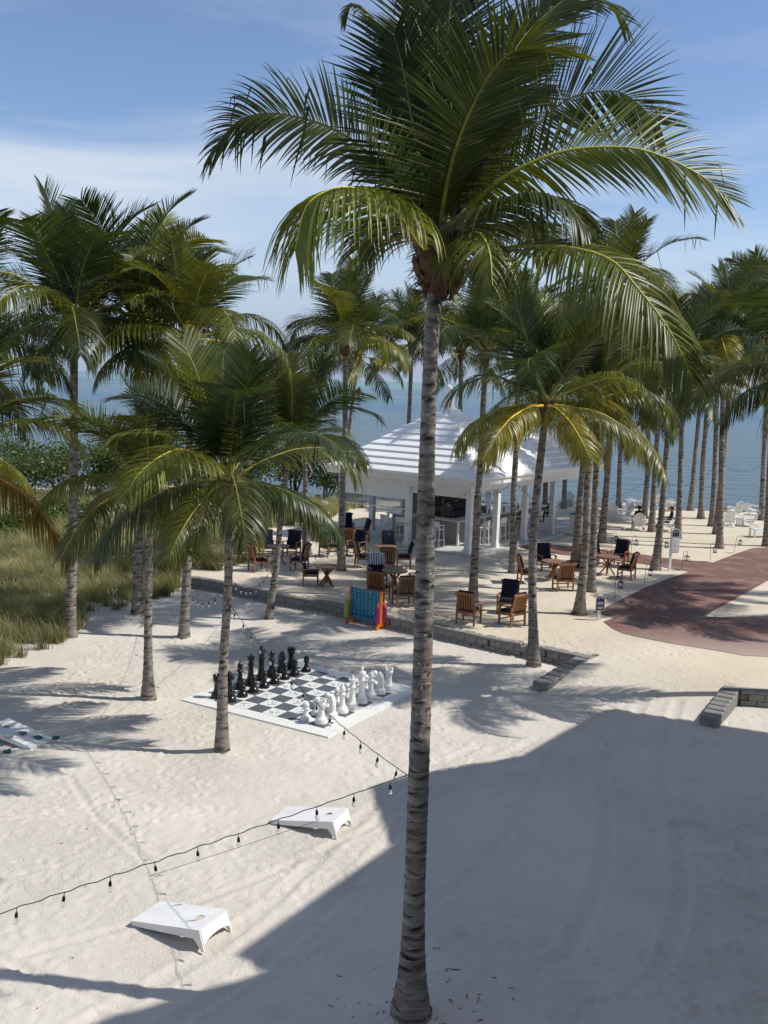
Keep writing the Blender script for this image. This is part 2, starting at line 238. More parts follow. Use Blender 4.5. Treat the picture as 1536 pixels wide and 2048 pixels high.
# ------------------------------------------------------------------ object helpers
def tag(o, label=None, cat=None, group=None, kind=None):
    if label: o['label'] = label
    if cat: o['category'] = cat
    if group: o['group'] = group
    if kind: o['kind'] = kind
    return o
def thing(name, label, cat, loc=(0, 0, 0), rz=0.0, group=None):
    o = bpy.data.objects.new(name, None); o.empty_display_size = 0.1; C.objects.link(o)
    o.location = loc; o.rotation_euler = (0, 0, rz)
    return tag(o, label, cat, group)
def put(name, me, parent=None, loc=(0, 0, 0), rot=(0, 0, 0), scale=None):
    o = bpy.data.objects.new(name, me); C.objects.link(o)
    o.parent = parent; o.location = loc; o.rotation_euler = rot
    if scale: o.scale = scale
    return o
def copy_tree(o, parent=None):
    c = o.copy(); C.objects.link(c); c.parent = parent
    for ch in list(o.children): copy_tree(ch, c)
    return c
class MB:
    def __init__(s): s.v = []; s.f = []; s.m = []; s.sm = []
    def add(s, vs, fs, mi=0, smooth=False):
        b = len(s.v); s.v += [tuple(x) for x in vs]
        for f in fs: s.f.append(tuple(b+i for i in f)); s.m.append(mi); s.sm.append(smooth)
    def box(s, c, d, rot=None, mi=0):
        hx, hy, hz = d[0]/2, d[1]/2, d[2]/2
        vs = [Vector((x, y, z)) for x in (-hx, hx) for y in (-hy, hy) for z in (-hz, hz)]
        if rot: vs = [rot @ q for q in vs]
        c = Vector(c); vs = [q+c for q in vs]
        s.add(vs, [(0, 1, 3, 2), (4, 6, 7, 5), (0, 4, 5, 1), (2, 3, 7, 6), (0, 2, 6, 4), (1, 5, 7, 3)], mi); return s
    def bar(s, a, b, wd, th, up=(0, 0, 1), mi=0, w2=None, t2=None):
        a = Vector(a); b = Vector(b); d = (b-a).normalized(); u = Vector(up)
        if abs(d.dot(u)) > 0.98: u = Vector((0, 1, 0))
        x = d.cross(u).normalized(); y = x.cross(d).normalized()
        w2 = w2 or wd; t2 = t2 or th
        vs = [a + x*i*wd/2 + y*j*th/2 for i in (-1, 1) for j in (-1, 1)] + [b + x*i*w2/2 + y*j*t2/2 for i in (-1, 1) for j in (-1, 1)]
        s.add(vs, [(0, 2, 3, 1), (4, 5, 7, 6), (0, 4, 6, 2), (1, 3, 7, 5), (0, 1, 5, 4), (2, 6, 7, 3)], mi); return s
    def tube(s, pts, rad, n=8, mi=0, cap=True, smooth=True):
        pts = [Vector(q) for q in pts]; k = len(pts)
        if not hasattr(rad, '__len__'): rad = [rad]*k
        vs = []; fs = []; px = None
        for i, q in enumerate(pts):
            d = (pts[min(i+1, k-1)] - pts[max(i-1, 0)]).normalized()
            if px is None:
                u = Vector((0, 0, 1)) if abs(d.z) < 0.9 else Vector((1, 0, 0)); px = d.cross(u).normalized()
            else: px = (px - d*px.dot(d)).normalized()
            py = d.cross(px)
            for j in range(n):
                t = 2*math.pi*j/n; vs.append(q + (px*math.cos(t) + py*math.sin(t))*rad[i])
        for i in range(k-1):
            for j in range(n):
                a = i*n+j; b = i*n+(j+1) % n; fs.append((a, b, b+n, a+n))
        if cap: fs.append(tuple(range(n-1, -1, -1))); fs.append(tuple(range((k-1)*n, k*n)))
        s.add(vs, fs, mi, smooth); return s
    def lathe(s, prof, n=20, c=(0, 0, 0), mi=0, smooth=True):
        c = Vector(c); vs = []; fs = []
        for r_, z in prof:
            for j in range(n):
                t = 2*math.pi*j/n; vs.append(c + Vector((r_*math.cos(t), r_*math.sin(t), z)))
        k = len(prof)
        for i in range(k-1):
            for j in range(n):
                a = i*n+j; b = i*n+(j+1) % n; fs.append((a, b, b+n, a+n))
        fs.append(tuple(range(n-1, -1, -1))); fs.append(tuple(range((k-1)*n, k*n)))
        s.add(vs, fs, mi, smooth); return s
    def prism(s, poly, axis_o, ex, ey, ez, mi=0):        # poly in (ex, ey), extruded by ez, about axis_o
        o = Vector(axis_o); ex = Vector(ex); ey = Vector(ey); ez = Vector(ez); k = len(poly)
        vs = [o + ex*x + ey*y for x, y in poly] + [o + ex*x + ey*y + ez for x, y in poly]
        fs = [tuple(range(k-1, -1, -1)), tuple(range(k, 2*k))] + [(i, (i+1) % k, k+(i+1) % k, k+i) for i in range(k)]
        s.add(vs, fs, mi); return s
    def mesh(s, name, mats, bevel=0, recalc=True):
        me = bpy.data.meshes.new(name); me.from_pydata(s.v, [], s.f)
        for q in (mats if isinstance(mats, (list, tuple)) else [mats]): me.materials.append(M[q])
        me.polygons.foreach_set('material_index', s.m); me.polygons.foreach_set('use_smooth', s.sm)
        if bevel or recalc:
            bm = bmesh.new(); bm.from_mesh(me)
            if recalc: bmesh.ops.recalc_face_normals(bm, faces=bm.faces)
            if bevel: bmesh.ops.bevel(bm, geom=[e for e in bm.edges if len(e.link_faces) == 2 and e.calc_face_angle(0) > 0.6], offset=bevel, segments=1, affect='EDGES', clamp_overlap=True)
            bm.to_mesh(me); bm.free()
        me.update(); return me
    def build(s, name, mats, parent=None, loc=(0, 0, 0), rot=(0, 0, 0), bevel=0, recalc=True):
        return put(name, s.mesh(name, mats, bevel, recalc), parent, loc, rot)
def npmesh(name, V, Fq, mats, midx=None, smooth=True):
    me = bpy.data.meshes.new(name); V = np.asarray(V, np.float32); Fq = np.asarray(Fq, np.int32); k = Fq.shape[1]
    me.vertices.add(len(V)); me.vertices.foreach_set('co', V.ravel())
    me.loops.add(Fq.size); me.loops.foreach_set('vertex_index', Fq.ravel())
    me.polygons.add(len(Fq)); me.polygons.foreach_set('loop_start', np.arange(0, Fq.size, k, dtype=np.int32)); me.polygons.foreach_set('loop_total', np.full(len(Fq), k, np.int32))
    for q in mats: me.materials.append(M[q])
    if midx is not None: me.polygons.foreach_set('material_index', np.asarray(midx, np.int32))
    me.polygons.foreach_set('use_smooth', np.full(len(Fq), smooth, bool))
    me.update(calc_edges=True); return me
def rotz(x, y, a): return x*math.cos(a)-y*math.sin(a), x*math.sin(a)+y*math.cos(a)

# ------------------------------------------------------------------ ground
TZ = 0.38                                              # level of the raised terrace
W1 = [G(u, v, TZ) for u, v in [(378, 1154), (454, 1168), (542, 1187), (655, 1206), (693, 1215), (769, 1233), (869, 1252), (967, 1274), (1052, 1290), (1081, 1296), (1154, 1311)]]
cornerL = G(1186, 1311, TZ); endL = G(1080, 1362, 0.26)
cornerR = G(1462, 1374, TZ); endR = G(1418, 1432, 0.26)
W4 = [G(1483, 1382, TZ), G(1540, 1386, TZ), Vector((14.5, 23.6, TZ)), Vector((30, 23.0, TZ))]
bx = [-60, -20, W1[0].x] + [q.x for q in W1[1:]] + [cornerL.x, cornerR.x] + [q.x for q in W4]
by = [40, 37, W1[0].y] + [q.y for q in W1[1:]] + [cornerL.y, cornerR.y] + [q.y for q in W4]
def sstep(t): t = np.clip(t, 0, 1); return t*t*(3-2*t)
def gz(x, y):
    x = np.asarray(x, float); y = np.asarray(y, float)
    yb = np.interp(x, bx, by)
    z = np.where(y > yb+0.15, TZ, 0.0)
    # the sand ramp between the two short walls
    xl = endL.x + (cornerL.x-endL.x)*(y-endL.y)/(cornerL.y-endL.y) + 0.12
    xr = endR.x + (cornerR.x-endR.x)*(y-endR.y)/(cornerR.y-endR.y) + 0.05
    t = (y - np.interp(x, [4, 8.5], [23.2, 21.2])) / 3.0
    rz = TZ*sstep(t)
    inr = (x > xl) & (x < xr) & (y > 20)
    z = np.where(inr, np.where(y > yb+0.5, TZ, np.minimum(TZ, rz)), z)
    z = z - sstep((y-59.0)/6.0)*1.6
    z = z + 0.22*sstep((-8.5-x)/6.0)*sstep((y-20)/8)*(z < 0.1)*(y < 45)
    return z
def gzs(x, y): return float(gz(x, y))
def onz(u, v, z0=TZ):
    q = G(u, v, z0); q.z = gzs(q.x, q.y)
    return q
rng = np.random.default_rng(5)
xs = np.concatenate([np.arange(-400, -60, 30), np.arange(-60, -14, 1.0), np.arange(-14, -8, 0.2), np.arange(-8, 9.6, 0.045), np.arange(9.6, 16, 0.16), np.arange(16, 60, 1.0), np.arange(60, 401, 30)])
ys = np.concatenate([np.arange(-60, 5, 5), np.arange(5, 9.6, 0.4), np.arange(9.6, 27.6, 0.045), np.arange(27.6, 36, 0.14), np.arange(36, 70, 0.4)])
GX, GY = np.meshgrid(xs, ys)
GZ = gz(GX, GY)
def vnoise(X, Y, s, seed):                             # smooth value noise
    r = np.random.default_rng(seed).random((256, 256)); x = X/s; y = Y/s
    xi = np.floor(x).astype(int); yi = np.floor(y).astype(int); fx = x-xi; fy = y-yi
    fx = fx*fx*(3-2*fx); fy = fy*fy*(3-2*fy)
    g = lambda i, j: r[i % 256, j % 256]
    return (g(xi, yi)*(1-fx)+g(xi+1, yi)*fx)*(1-fy) + (g(xi, yi+1)*(1-fx)+g(xi+1, yi+1)*fx)*fy - 0.5
land = (GY < 58)
REL = 0.05*vnoise(GX, GY, 2.3, 1) + 0.018*vnoise(GX, GY, 0.7, 2) + 0.016*vnoise(GX, GY, 0.27, 3)
DET = 0.012*vnoise(GX, GY, 0.12, 4)
# footprints pressed into the loose sand, fewer where carts have rolled it flat
ix0, ix1 = np.searchsorted(xs, -8), np.searchsorted(xs, 9.6); iy0, iy1 = np.searchsorted(ys, 9.6), np.searchsorted(ys, 27.6)
SX, SY = GX[iy0:iy1, ix0:ix1], GY[iy0:iy1, ix0:ix1]; ST = np.zeros_like(SX)
def lane(x, y): return np.clip(1 - abs((y - (8.5 + 1.5*(x+2)))/1.8) / 3.0, 0, 1)   # smooth service lane toward the ramp
for k in range(5200):
    x = rng.uniform(-8, 9.4); y = rng.uniform(9.7, 27.4)
    sm = lane(x, y) if x > -2.5 else 0
    if rng.random() < sm*0.97: continue
    a = rng.uniform(0, 6.283); c, s_ = math.cos(a), math.sin(a); la, lb = rng.uniform(0.09, 0.13), rng.uniform(0.04, 0.055); dp = rng.uniform(0.008, 0.024)*(0.35+0.9*(0.5+math.sin(x*0.9+y*0.35)*math.cos(y*0.7-x*0.3)*0.5))
    i0 = max(0, int((x-8*0-(-8)-0.4)/0.045)); i1 = i0+18; j0 = max(0, int((y-9.6-0.4)/0.045)); j1 = j0+18
    X = SX[j0:j1, i0:i1]-x; Y = SY[j0:j1, i0:i1]-y
    d2 = ((X*c+Y*s_)/la)**2 + ((-X*s_+Y*c)/lb)**2
    ST[j0:j1, i0:i1] += dp*(-1.0*np.exp(-d2) + 0.62*np.exp(-((np.sqrt(d2)-1.55)/0.45)**2))
for (x0, y0, x1, y1, wd) in [(-3.4, 10.4, 2.2, 20.0, .11), (-2.6, 10.2, 3.4, 20.6, .11), (-4.6, 11.8, 0.2, 15.9, .08), (-6, 12.6, -2.8, 11.0, .07), (2.5, 12, 6.5, 23.6, .12), (3.9, 12, 7.2, 23.0, .12), (0.6, 13, 5.6, 22.8, .10), (-5.8, 17.6, -3.4, 14.6, .07), (-6.8, 15.4, -4.6, 16.9, .06)]:
    d = np.array([x1-x0, y1-y0]); ln_ = np.hypot(*d); d = d/ln_
    t = (SX-x0)*d[0]+(SY-y0)*d[1]; o = -(SX-x0)*d[1]+(SY-y0)*d[0] + 0.25*np.sin(t*0.6)
    ins = (t > 0) & (t < ln_)
    ST += np.where(ins, np.exp(-(o/wd)**2)*(-0.020+0.009*np.sin(t*62)) + 0.013*np.exp(-((np.abs(o)-wd*1.6)/(wd*.5))**2), 0)
flat = np.where(GX > -2.5, lane(GX, GY), 0)
REL = REL*(1-0.6*flat) + DET*(1-0.8*flat)
GZ = GZ + np.where(land, REL, 0)
GZ[iy0:iy1, ix0:ix1] += ST
# sand heaped round the palm feet
for u_, v_ in [(443, 1507), (297, 1402), (140, 1277), (367, 1278), (275, 1231), (537, 1241), (822, 2034), (1068, 1336)]:
    q = G(u_, v_); d2 = (GX-q.x)**2+(GY-q.y)**2; GZ = GZ + 0.07*np.exp(-d2/0.16)
# level sand under the brick path
PATH_PX = [(1187, 1224), (1212, 1214), (1250, 1195), (1291, 1175), (1340, 1156), (1379, 1143), (1310, 1131), (1240, 1122), (1120, 1109), (1040, 1096), (1050, 1084), (1150, 1094), (1250, 1104), (1340, 1117), (1426, 1125), (1470, 1108), (1506, 1096), (1560, 1094), (1560, 1148), (1500, 1181), (1450, 1209), (1404, 1234), (1460, 1234), (1560, 1231), (1560, 1314), (1490, 1311), (1423, 1299), (1370, 1291), (1329, 1284), (1274, 1273), (1245, 1266), (1225, 1257), (1207, 1243), (1230, 1236)]
PP = [G(u, v, TZ+.01) for u, v in PATH_PX]
def in_poly(x, y, P_):
    c = np.zeros(x.shape, bool); j = len(P_)-1
    for i in range(len(P_)):
        xi, yi = P_[i][0], P_[i][1]; xj, yj = P_[j][0], P_[j][1]
        c ^= ((yi > y) != (yj > y)) & (x < (xj-xi)*(y-yi)/(yj-yi+1e-12)+xi); j = i
    return c
onp = np.zeros(GX.shape, bool)
for ox, oy in ((0, 0), (.35, 0), (-.35, 0), (0, .35), (0, -.35)): onp |= in_poly(GX+ox, GY+oy, PP)
GZ = np.where(onp, gz(GX, GY)+(GZ-gz(GX, GY))*.12, GZ)
# keep the sand level under the chess board
CB0 = Vector((-4.0909, 22.2059)); CU = Vector((0.3666, -0.2137)); CW = Vector((0.2137, 0.3666)); TL = CU.length
ca = ((GX-CB0.x)*CU.x+(GY-CB0.y)*CU.y)/TL**2; cb = ((GX-CB0.x)*CW.x+(GY-CB0.y)*CW.y)/TL**2
dd = np.maximum(np.maximum(-0.95-ca, ca-8.95), np.maximum(-0.95-cb, cb-8.95))
kf = sstep(np.clip(dd/0.9, 0, 1)); kf = np.where(dd < 0, 0, kf)
GZ = np.where(dd < 0.9, GZ*kf + (1-kf)*(-0.005), GZ)
ny, nx = GX.shape
idx = np.arange(nx*ny).reshape(ny, nx)
Fq = np.stack([idx[:-1, :-1], idx[:-1, 1:], idx[1:, 1:], idx[1:, :-1]], -1).reshape(-1, 4)
me = npmesh('sand_ground', np.stack([GX, GY, GZ], -1).reshape(-1, 3), Fq, ['sand'])
at_ = me.attributes.new('terrace', 'FLOAT', 'POINT')
tv = np.clip((gz(GX, GY)-0.05)/0.3, 0, 1); tv = np.where(GY > 58, 1, tv)*(0.75+0.5*vnoise(GX, GY, 5, 9))
at_.data.foreach_set('value', tv.ravel().astype(np.float32))
ground = put('sand_ground', me); tag(ground, 'pale trampled beach sand', None, None, 'structure')
_gi = (xs, ys, GZ)
def gsurf(x, y):                                       # height of the finished sand surface
    i = int(np.clip(np.searchsorted(xs, x)-1, 0, nx-2)); j = int(np.clip(np.searchsorted(ys, y)-1, 0, ny-2))
    fx = (x-xs[i])/(xs[i+1]-xs[i]); fy = (y-ys[j])/(ys[j+1]-ys[j])
    return float((GZ[j, i]*(1-fx)+GZ[j, i+1]*fx)*(1-fy)+(GZ[j+1, i]*(1-fx)+GZ[j+1, i+1]*fx)*fy)
def at_px(u, v, z0=TZ):
    q = G(u, v, z0); q.z = gsurf(q.x, q.y)
    return q
# sea
mb = MB(); S = 12000
ysea = [58, 120, 400, 1500, S]; xsea = [-S, -600, 0, 600, S]
mb.add([(x, y, -0.55) for y in ysea for x in xsea], [(j*5+i, j*5+i+1, j*5+i+6, j*5+i+5) for j in range(4) for i in range(4)])
tag(mb.build('sea', 'sea_water', recalc=False), 'calm blue green sea', None, None, 'structure')
# brick path (three arms on the terrace)
def sheet(name, polys, mats, z, dz=0.02):
    bm = bmesh.new()
    for P in polys:
        f = bm.faces.new([bm.verts.new((q.x, q.y, z)) for q in P])
        if f.normal.z < 0: f.normal_flip()
    bm.normal_update()
    bmesh.ops.triangulate(bm, faces=bm.faces)
    for _ in range(3): bmesh.ops.subdivide_edges(bm, edges=bm.edges, cuts=1, use_grid_fill=True)
    for f in bm.faces:
        if f.normal.z < 0: f.normal_flip()
    me = bpy.data.meshes.new(name); bm.to_mesh(me); bm.free()
    me.materials.append(M[mats]); return me
ZP = TZ+0.035
me = sheet('brick_path', [PP], 'brick_paving', TZ)
at_ = me.attributes.new('dusty', 'FLOAT', 'POINT')
for i, vv in enumerate(me.vertices):
    at_.data[i].value = float(np.clip((29.2-vv.co.y)/4.5, 0, 0.85))
    g0 = TZ if vv.co.y > np.interp(vv.co.x, bx, by)+0.5 else gzs(vv.co.x, vv.co.y)
    vv.co.z = max(g0, float(gz(vv.co.x, vv.co.y)))+0.012
tag(put('brick_path', me), 'red brick paved path', None, None, 'structure')

# ------------------------------------------------------------------ resort building beside the camera (casts the big shadow)
BH = 11.0
sh = -sdir*(BH/math.sin(SUN_EL)); sh2 = Vector((sh.x, sh.y))
shadow = [(-3.15, 10.61), (-1.33, 11.68), (-1.77, 12.03), (0.29, 15.21), (-0.1, 17.51), (0.63, 18.11), (3.0, 19.35), (5.45, 22.55), (6.2, 22.2), (8.83, 21.2), (13, 19.9), (22, 17.0)]
top = [Vector(q)+sh2 for q in shadow] + [Vector((36, 14)), Vector((36, -14)), Vector((-16, -14)), Vector((-16, -1.6)), Vector((3.4, -1.6)), Vector((4.6, 8.2))]
b_ = thing('resort_building', 'cream stuccoed resort building shading the sand beside the palm', 'building', (0, 0, 0))
wl = [Vector((6.9, 9.2)), Vector((8.6, 10.6)), Vector((8.4, 11.3)), Vector((10.6, 14.4)), Vector((10.3, 16.4)), Vector((12.6, 18.0)), Vector((15.5, 19.3)), Vector((22, 17.5)), Vector((35, 13)), Vector((35, -13.2)), Vector((-15.2, -13.2)), Vector((-15.2, -2.2)), Vector((4.0, -2.2)), Vector((5.4, 8.0))]
mb = MB(); mb.prism([(q.x, q.y) for q in wl], (0, 0, -0.3), (1, 0, 0), (0, 1, 0), (0, 0, BH-0.35+0.3)); mb.build('wall', 'stucco', b_)
mb = MB(); mb.prism([(q.x, q.y) for q in top], (0, 0, BH-0.35), (1, 0, 0), (0, 1, 0), (0, 0, 0.35)); mb.build('roof_slab', 'white_paint', b_)  # unseen roof, outline and overhang shaped to cast the wanted shadow edge
for i in (2, 5, 12):
    a_, c_ = wl[i], wl[i+1]
    d_ = (c_-a_); nrm = Vector((-d_.y, d_.x)).normalized(); ln_ = d_.length
    for zz in (1.6, 4.9, 8.2):
        for k in range(max(1, int(ln_//2))):
            q = a_ + d_*((k+0.5)/max(1, int(ln_//2)))
            mb = MB(); mb.box((0, 0, 0), (1.0, 0.06, 1.4)); wn = mb.build('window', 'window_dark', b_, (q.x+nrm.x*0.01, q.y+nrm.y*0.01, zz), (0, 0, math.atan2(d_.y, d_.x)))
            mb = MB()
            for sx_ in (-0.53, 0.53): mb.box((sx_, 0, 0), (0.07, 0.1, 1.5))
            for sz_ in (-0.73, 0.73): mb.box((0, 0, sz_), (0.99, 0.1, 0.07))
            mb.build('frame', 'white_paint', wn)

# ------------------------------------------------------------------ retaining walls, block by block
blk = MB(); blk.box((0, 0, 0), (0.375, 0.28, 0.178)); BLK = blk.mesh('block', 'concrete', bevel=0.012)
cap = MB(); cap.box((0, 0, 0), (0.385, 0.32, 0.075)); CAP = cap.mesh('cap_block', 'concrete', bevel=0.012)
def along(P, step):
    out_ = []; carry = 0
    for a, b in zip(P[:-1], P[1:]):
        d = (b-a); d.z = 0; ln_ = d.length; t = carry
        while t + step*0.5 <= ln_+1e-6:
            out_.append((a + d*((t+step/2)/ln_), math.atan2(d.y, d.x))); t += step
        carry = max(0, t-ln_)
    return out_
def rwall(name, label, P, inset=(0, 0.14), levels=(0.04, 0.222), topz=0.352):
    o = thing(name, label, 'wall', (P[0].x, P[0].y, 0), 0, 'concrete block retaining walls')
    for li, z in enumerate(levels):
        for k, (q, a) in enumerate(along(P, 0.385)):
            if li % 2: q = q + Vector((math.cos(a), math.sin(a), 0))*0.19
            off = Vector((-math.sin(a), math.cos(a), 0))*(0.16+rnd.uniform(-.008, .008))
            put('block', BLK, o, (q.x+off.x-P[0].x, q.y+off.y-P[0].y, z), (0, 0, a+rnd.uniform(-.012, .012)))
    for k, (q, a) in enumerate(along(P, 0.39)):
        off = Vector((-math.sin(a), math.cos(a), 0))*0.16
        put('cap_block', CAP, o, (q.x+off.x-P[0].x, q.y+off.y-P[0].y, topz+rnd.uniform(-.003, .003)), (0, 0, a+rnd.uniform(-.01, .01)))
    return o
rwall('retaining_wall', 'long low grey concrete block wall edging the cafe terrace', W1)
rwall('retaining_wall', 'low grey concrete block wall running off beyond the sand ramp', W4[:3])
def stub(label, corner, end, group):
    o = thing('retaining_wall', label, 'wall', (end.x, end.y, 0), 0, group)
    d = (corner-end); d.z = 0; n_ = 8; a = math.atan2(d.y, d.x)
    st = d.length/n_
    bk = MB(); bk.box((0, 0, 0), (st*0.975, 0.42, 0.36)); me = bk.mesh('block', 'concrete', bevel=0.02)
    for k in range(n_):
        zt = 0.23 + (0.395-0.23)*k/(n_-1) + rnd.uniform(-.008, .008)
        q = d*((k+0.5)/n_)
        put('block', me, o, (q.x, q.y, zt-0.18), (rnd.uniform(-.02, .02), rnd.uniform(-.02, .02), a+rnd.uniform(-.03, .03)))
    return o
stub('short stepped block wall beside a palm at the head of the sand ramp', cornerL+Vector((-0.12, 0.05, 0)), endL, 'concrete block retaining walls')
stub('short stepped block wall half in the building shadow beside the sand ramp', cornerR+Vector((0.05, 0.05, 0)), endR, 'concrete block retaining walls')

# ------------------------------------------------------------------ palms
def catmull(P, n):
    P = np.array([tuple(q) for q in P], float); P = np.vstack([2*P[0]-P[1], P, 2*P[-1]-P[-2]]); out_ = []
    m_ = len(P)-3
    for s_ in np.linspace(0, m_, n):
        i = min(int(s_), m_-1); t = s_-i; a, b, c, d = P[i:i+4]
        out_.append(0.5*((2*b)+(-a+c)*t+(2*a-5*b+4*c-d)*t*t+(-a+3*b-3*c+d)*t**3))
    return np.array(out_)
def frond_mesh(name, pts, seed, pairs=85, llen=0.85, droop=0.5, vee=0.25, width=0.042, seg=4, side=None, kink=0.0, base_r=0.03, start=0.16, ragged=0.12, fold=False):
    g = np.random.default_rng(seed)
    Rp = catmull(pts, 26)
    sl = np.concatenate([[0], np.cumsum(np.linalg.norm(np.diff(Rp, axis=0), axis=1))]); Ltot = sl[-1]; sl /= Ltot
    T = np.gradient(Rp, sl, axis=0); T /= np.linalg.norm(T, axis=1)[:, None]
    if side is None:
        ch = Rp[-1]-Rp[0]; ch[2] = 0
        side = np.array([ch[1], -ch[0], 0.0]) if np.linalg.norm(ch) > 1e-3 else np.array([1.0, 0, 0])
    side = np.asarray(side, float); side /= np.linalg.norm(side)
    # leaflets
    n = pairs; s = np.repeat(np.linspace(start, 0.995, n), 2) + g.normal(0, 0.12/n, 2*n); s = np.clip(s, start, 1)
    sg = np.tile([-1.0, 1.0], n)
    p0 = np.stack([np.interp(s, sl, Rp[:, k]) for k in range(3)], 1); t0 = np.stack([np.interp(s, sl, T[:, k]) for k in range(3)], 1)
    t0 /= np.linalg.norm(t0, axis=1)[:, None]
    B = side[None]-t0*(t0@side)[:, None]; B /= np.linalg.norm(B, axis=1)[:, None]
    Nn = np.cross(B, t0)
    u = (s-start)/(1-start)
    al = np.radians(72-34*u**1.4) + g.normal(0, 0.035, 2*n) + 0.06*np.sin(u*17+seed)
    be = vee*(1-0.5*u) + g.normal(0, 0.045, 2*n)
    d = t0*np.cos(al)[:, None] + (B*(sg*np.cos(be))[:, None] + Nn*np.sin(be)[:, None])*np.sin(al)[:, None]
    prof = np.interp(u, [0, 0.12, 0.35, 0.65, 0.9, 1], [0.62, 0.85, 1.0, 0.9, 0.62, 0.42])
    ll = llen*prof*(1+g.normal(0, ragged, 2*n))
    wv = np.cross(d, Nn); wv /= np.linalg.norm(wv, axis=1)[:, None]
    tw = g.normal(0, 0.18, 2*n) + 0.25*sg
    wv = wv*np.cos(tw)[:, None] + np.cross(d, wv)*np.sin(tw)[:, None]
    wp = np.interp(np.arange(seg+1)/seg, [0, 0.2, 0.55, 0.8, 1], [0.55, 1, 0.9, 0.55, 0.06])*width/2
    kk = g.random(2*n) < kink; kp = g.integers(max(1, seg//3), seg, 2*n)
    pos = p0.copy(); dr = d.copy(); rows = []
    dl = droop*(1+g.normal(0, 0.16, 2*n) + 0.25*np.sin(u*11+seed*2.0))
    bend_n = np.cross(dr, wv)
    for k in range(seg+1):
        if fold:
            c_ = pos + bend_n*(wp[k]*0.55); rows.append(np.stack([pos-wv*wp[k], c_, pos+wv*wp[k]], 1))
        else: rows.append(np.stack([pos-wv*wp[k], pos+wv*wp[k]], 1))
        if k < seg:
            pos = pos + dr*(ll/seg)[:, None]
            gk = (dl*(0.35+1.3*(k+1)/seg)/seg*2)[:, None]*np.array([0, 0, -1.0])
            dr = dr + gk
            hit = (kk & (kp == k+1))
            if hit.any():
                dr[hit] = dr[hit]*0.25 + np.array([0, 0, -1.0]) + g.normal(0, 0.12, (hit.sum(), 3))
            dr /= np.linalg.norm(dr, axis=1)[:, None]
    Q = 3 if fold else 2
    V = np.stack(rows, 1).reshape(-1, 3)                # leaflet, seg+1, Q
    base = (np.arange(2*n)*(seg+1)*Q)[:, None, None]
    kk2 = (np.arange(seg)*Q)[None, :, None]
    fl = []
    for q in range(Q-1):
        quad = np.array([q, q+1, q+1+Q, q+Q])[None, None, :]
        fl.append((base+kk2+quad).reshape(-1, 4))
    Fl = np.concatenate(fl); mi = [0]*len(Fl)
    # rachis tube
    rr = np.interp(sl, [0, 0.06, 0.2, 0.6, 1], [base_r*2.0, base_r*1.5, base_r, base_r*0.55, base_r*0.15]); nb = 6; o = len(V); rv = []
    for i in range(len(Rp)):
        b_s = side - T[i]*(T[i]@side); b_s /= np.linalg.norm(b_s); nn = np.cross(b_s, T[i])
        for j in range(nb):
            a = 2*math.pi*j/nb; flat_ = 1.5 if sl[i] < 0.1 else 1.0
            rv.append(Rp[i] + (b_s*math.cos(a)*flat_ + nn*math.sin(a)*0.8)*rr[i])
    rf = [(o+i*nb+j, o+i*nb+(j+1) % nb, o+(i+1)*nb+(j+1) % nb, o+(i+1)*nb+j) for i in range(len(Rp)-1) for j in range(nb)]
    V = np.vstack([V, np.array(rv)]); Fl = np.vstack([Fl, np.array(rf)]); mi += [1]*len(rf)
    return npmesh(name, V, Fl, ['leaf', 'rachis'], mi, True)
# a stock of frond shapes by the angle at which they leave the crown
CLS = [(86, 26), (77, 50), (67, 76), (54, 96), (40, 104), (22, 98), (0, 74), (-24, 44)]
STOCK = []
FL0 = 3.3
for ci, (e0, bend) in enumerate(CLS):
    row = []
    for vv in range(3):
        g = random.Random(ci*10+vv); pts = [Vector((0.06, 0, 0))]; p_ = Vector((0.06, 0, 0)); n_ = 9; yaw = g.uniform(-.12, .12)
        for k in range(n_):
            t = (k+0.5)/n_; e = R(e0 + g.uniform(-6, 6) - bend*t**1.55)
            p_ = p_ + Vector((math.cos(e)*math.cos(yaw*t*2), math.cos(e)*math.sin(yaw*t*2), math.sin(e)))*FL0/n_; pts.append(p_.copy())
        row.append(frond_mesh('frond', pts, ci*10+vv, pairs=82, llen=1.08, droop=[.06, .1, .18, .35, .8, 1.3, 1.6, 1.5][ci], vee=[.45, .4, .3, .2, .1, 0, -.15, -.2][ci], side=(0, -1, 0), seg=5, ragged=.08, width=0.034, kink=0.05 if ci < 3 else 0.1))
    STOCK.append(row)
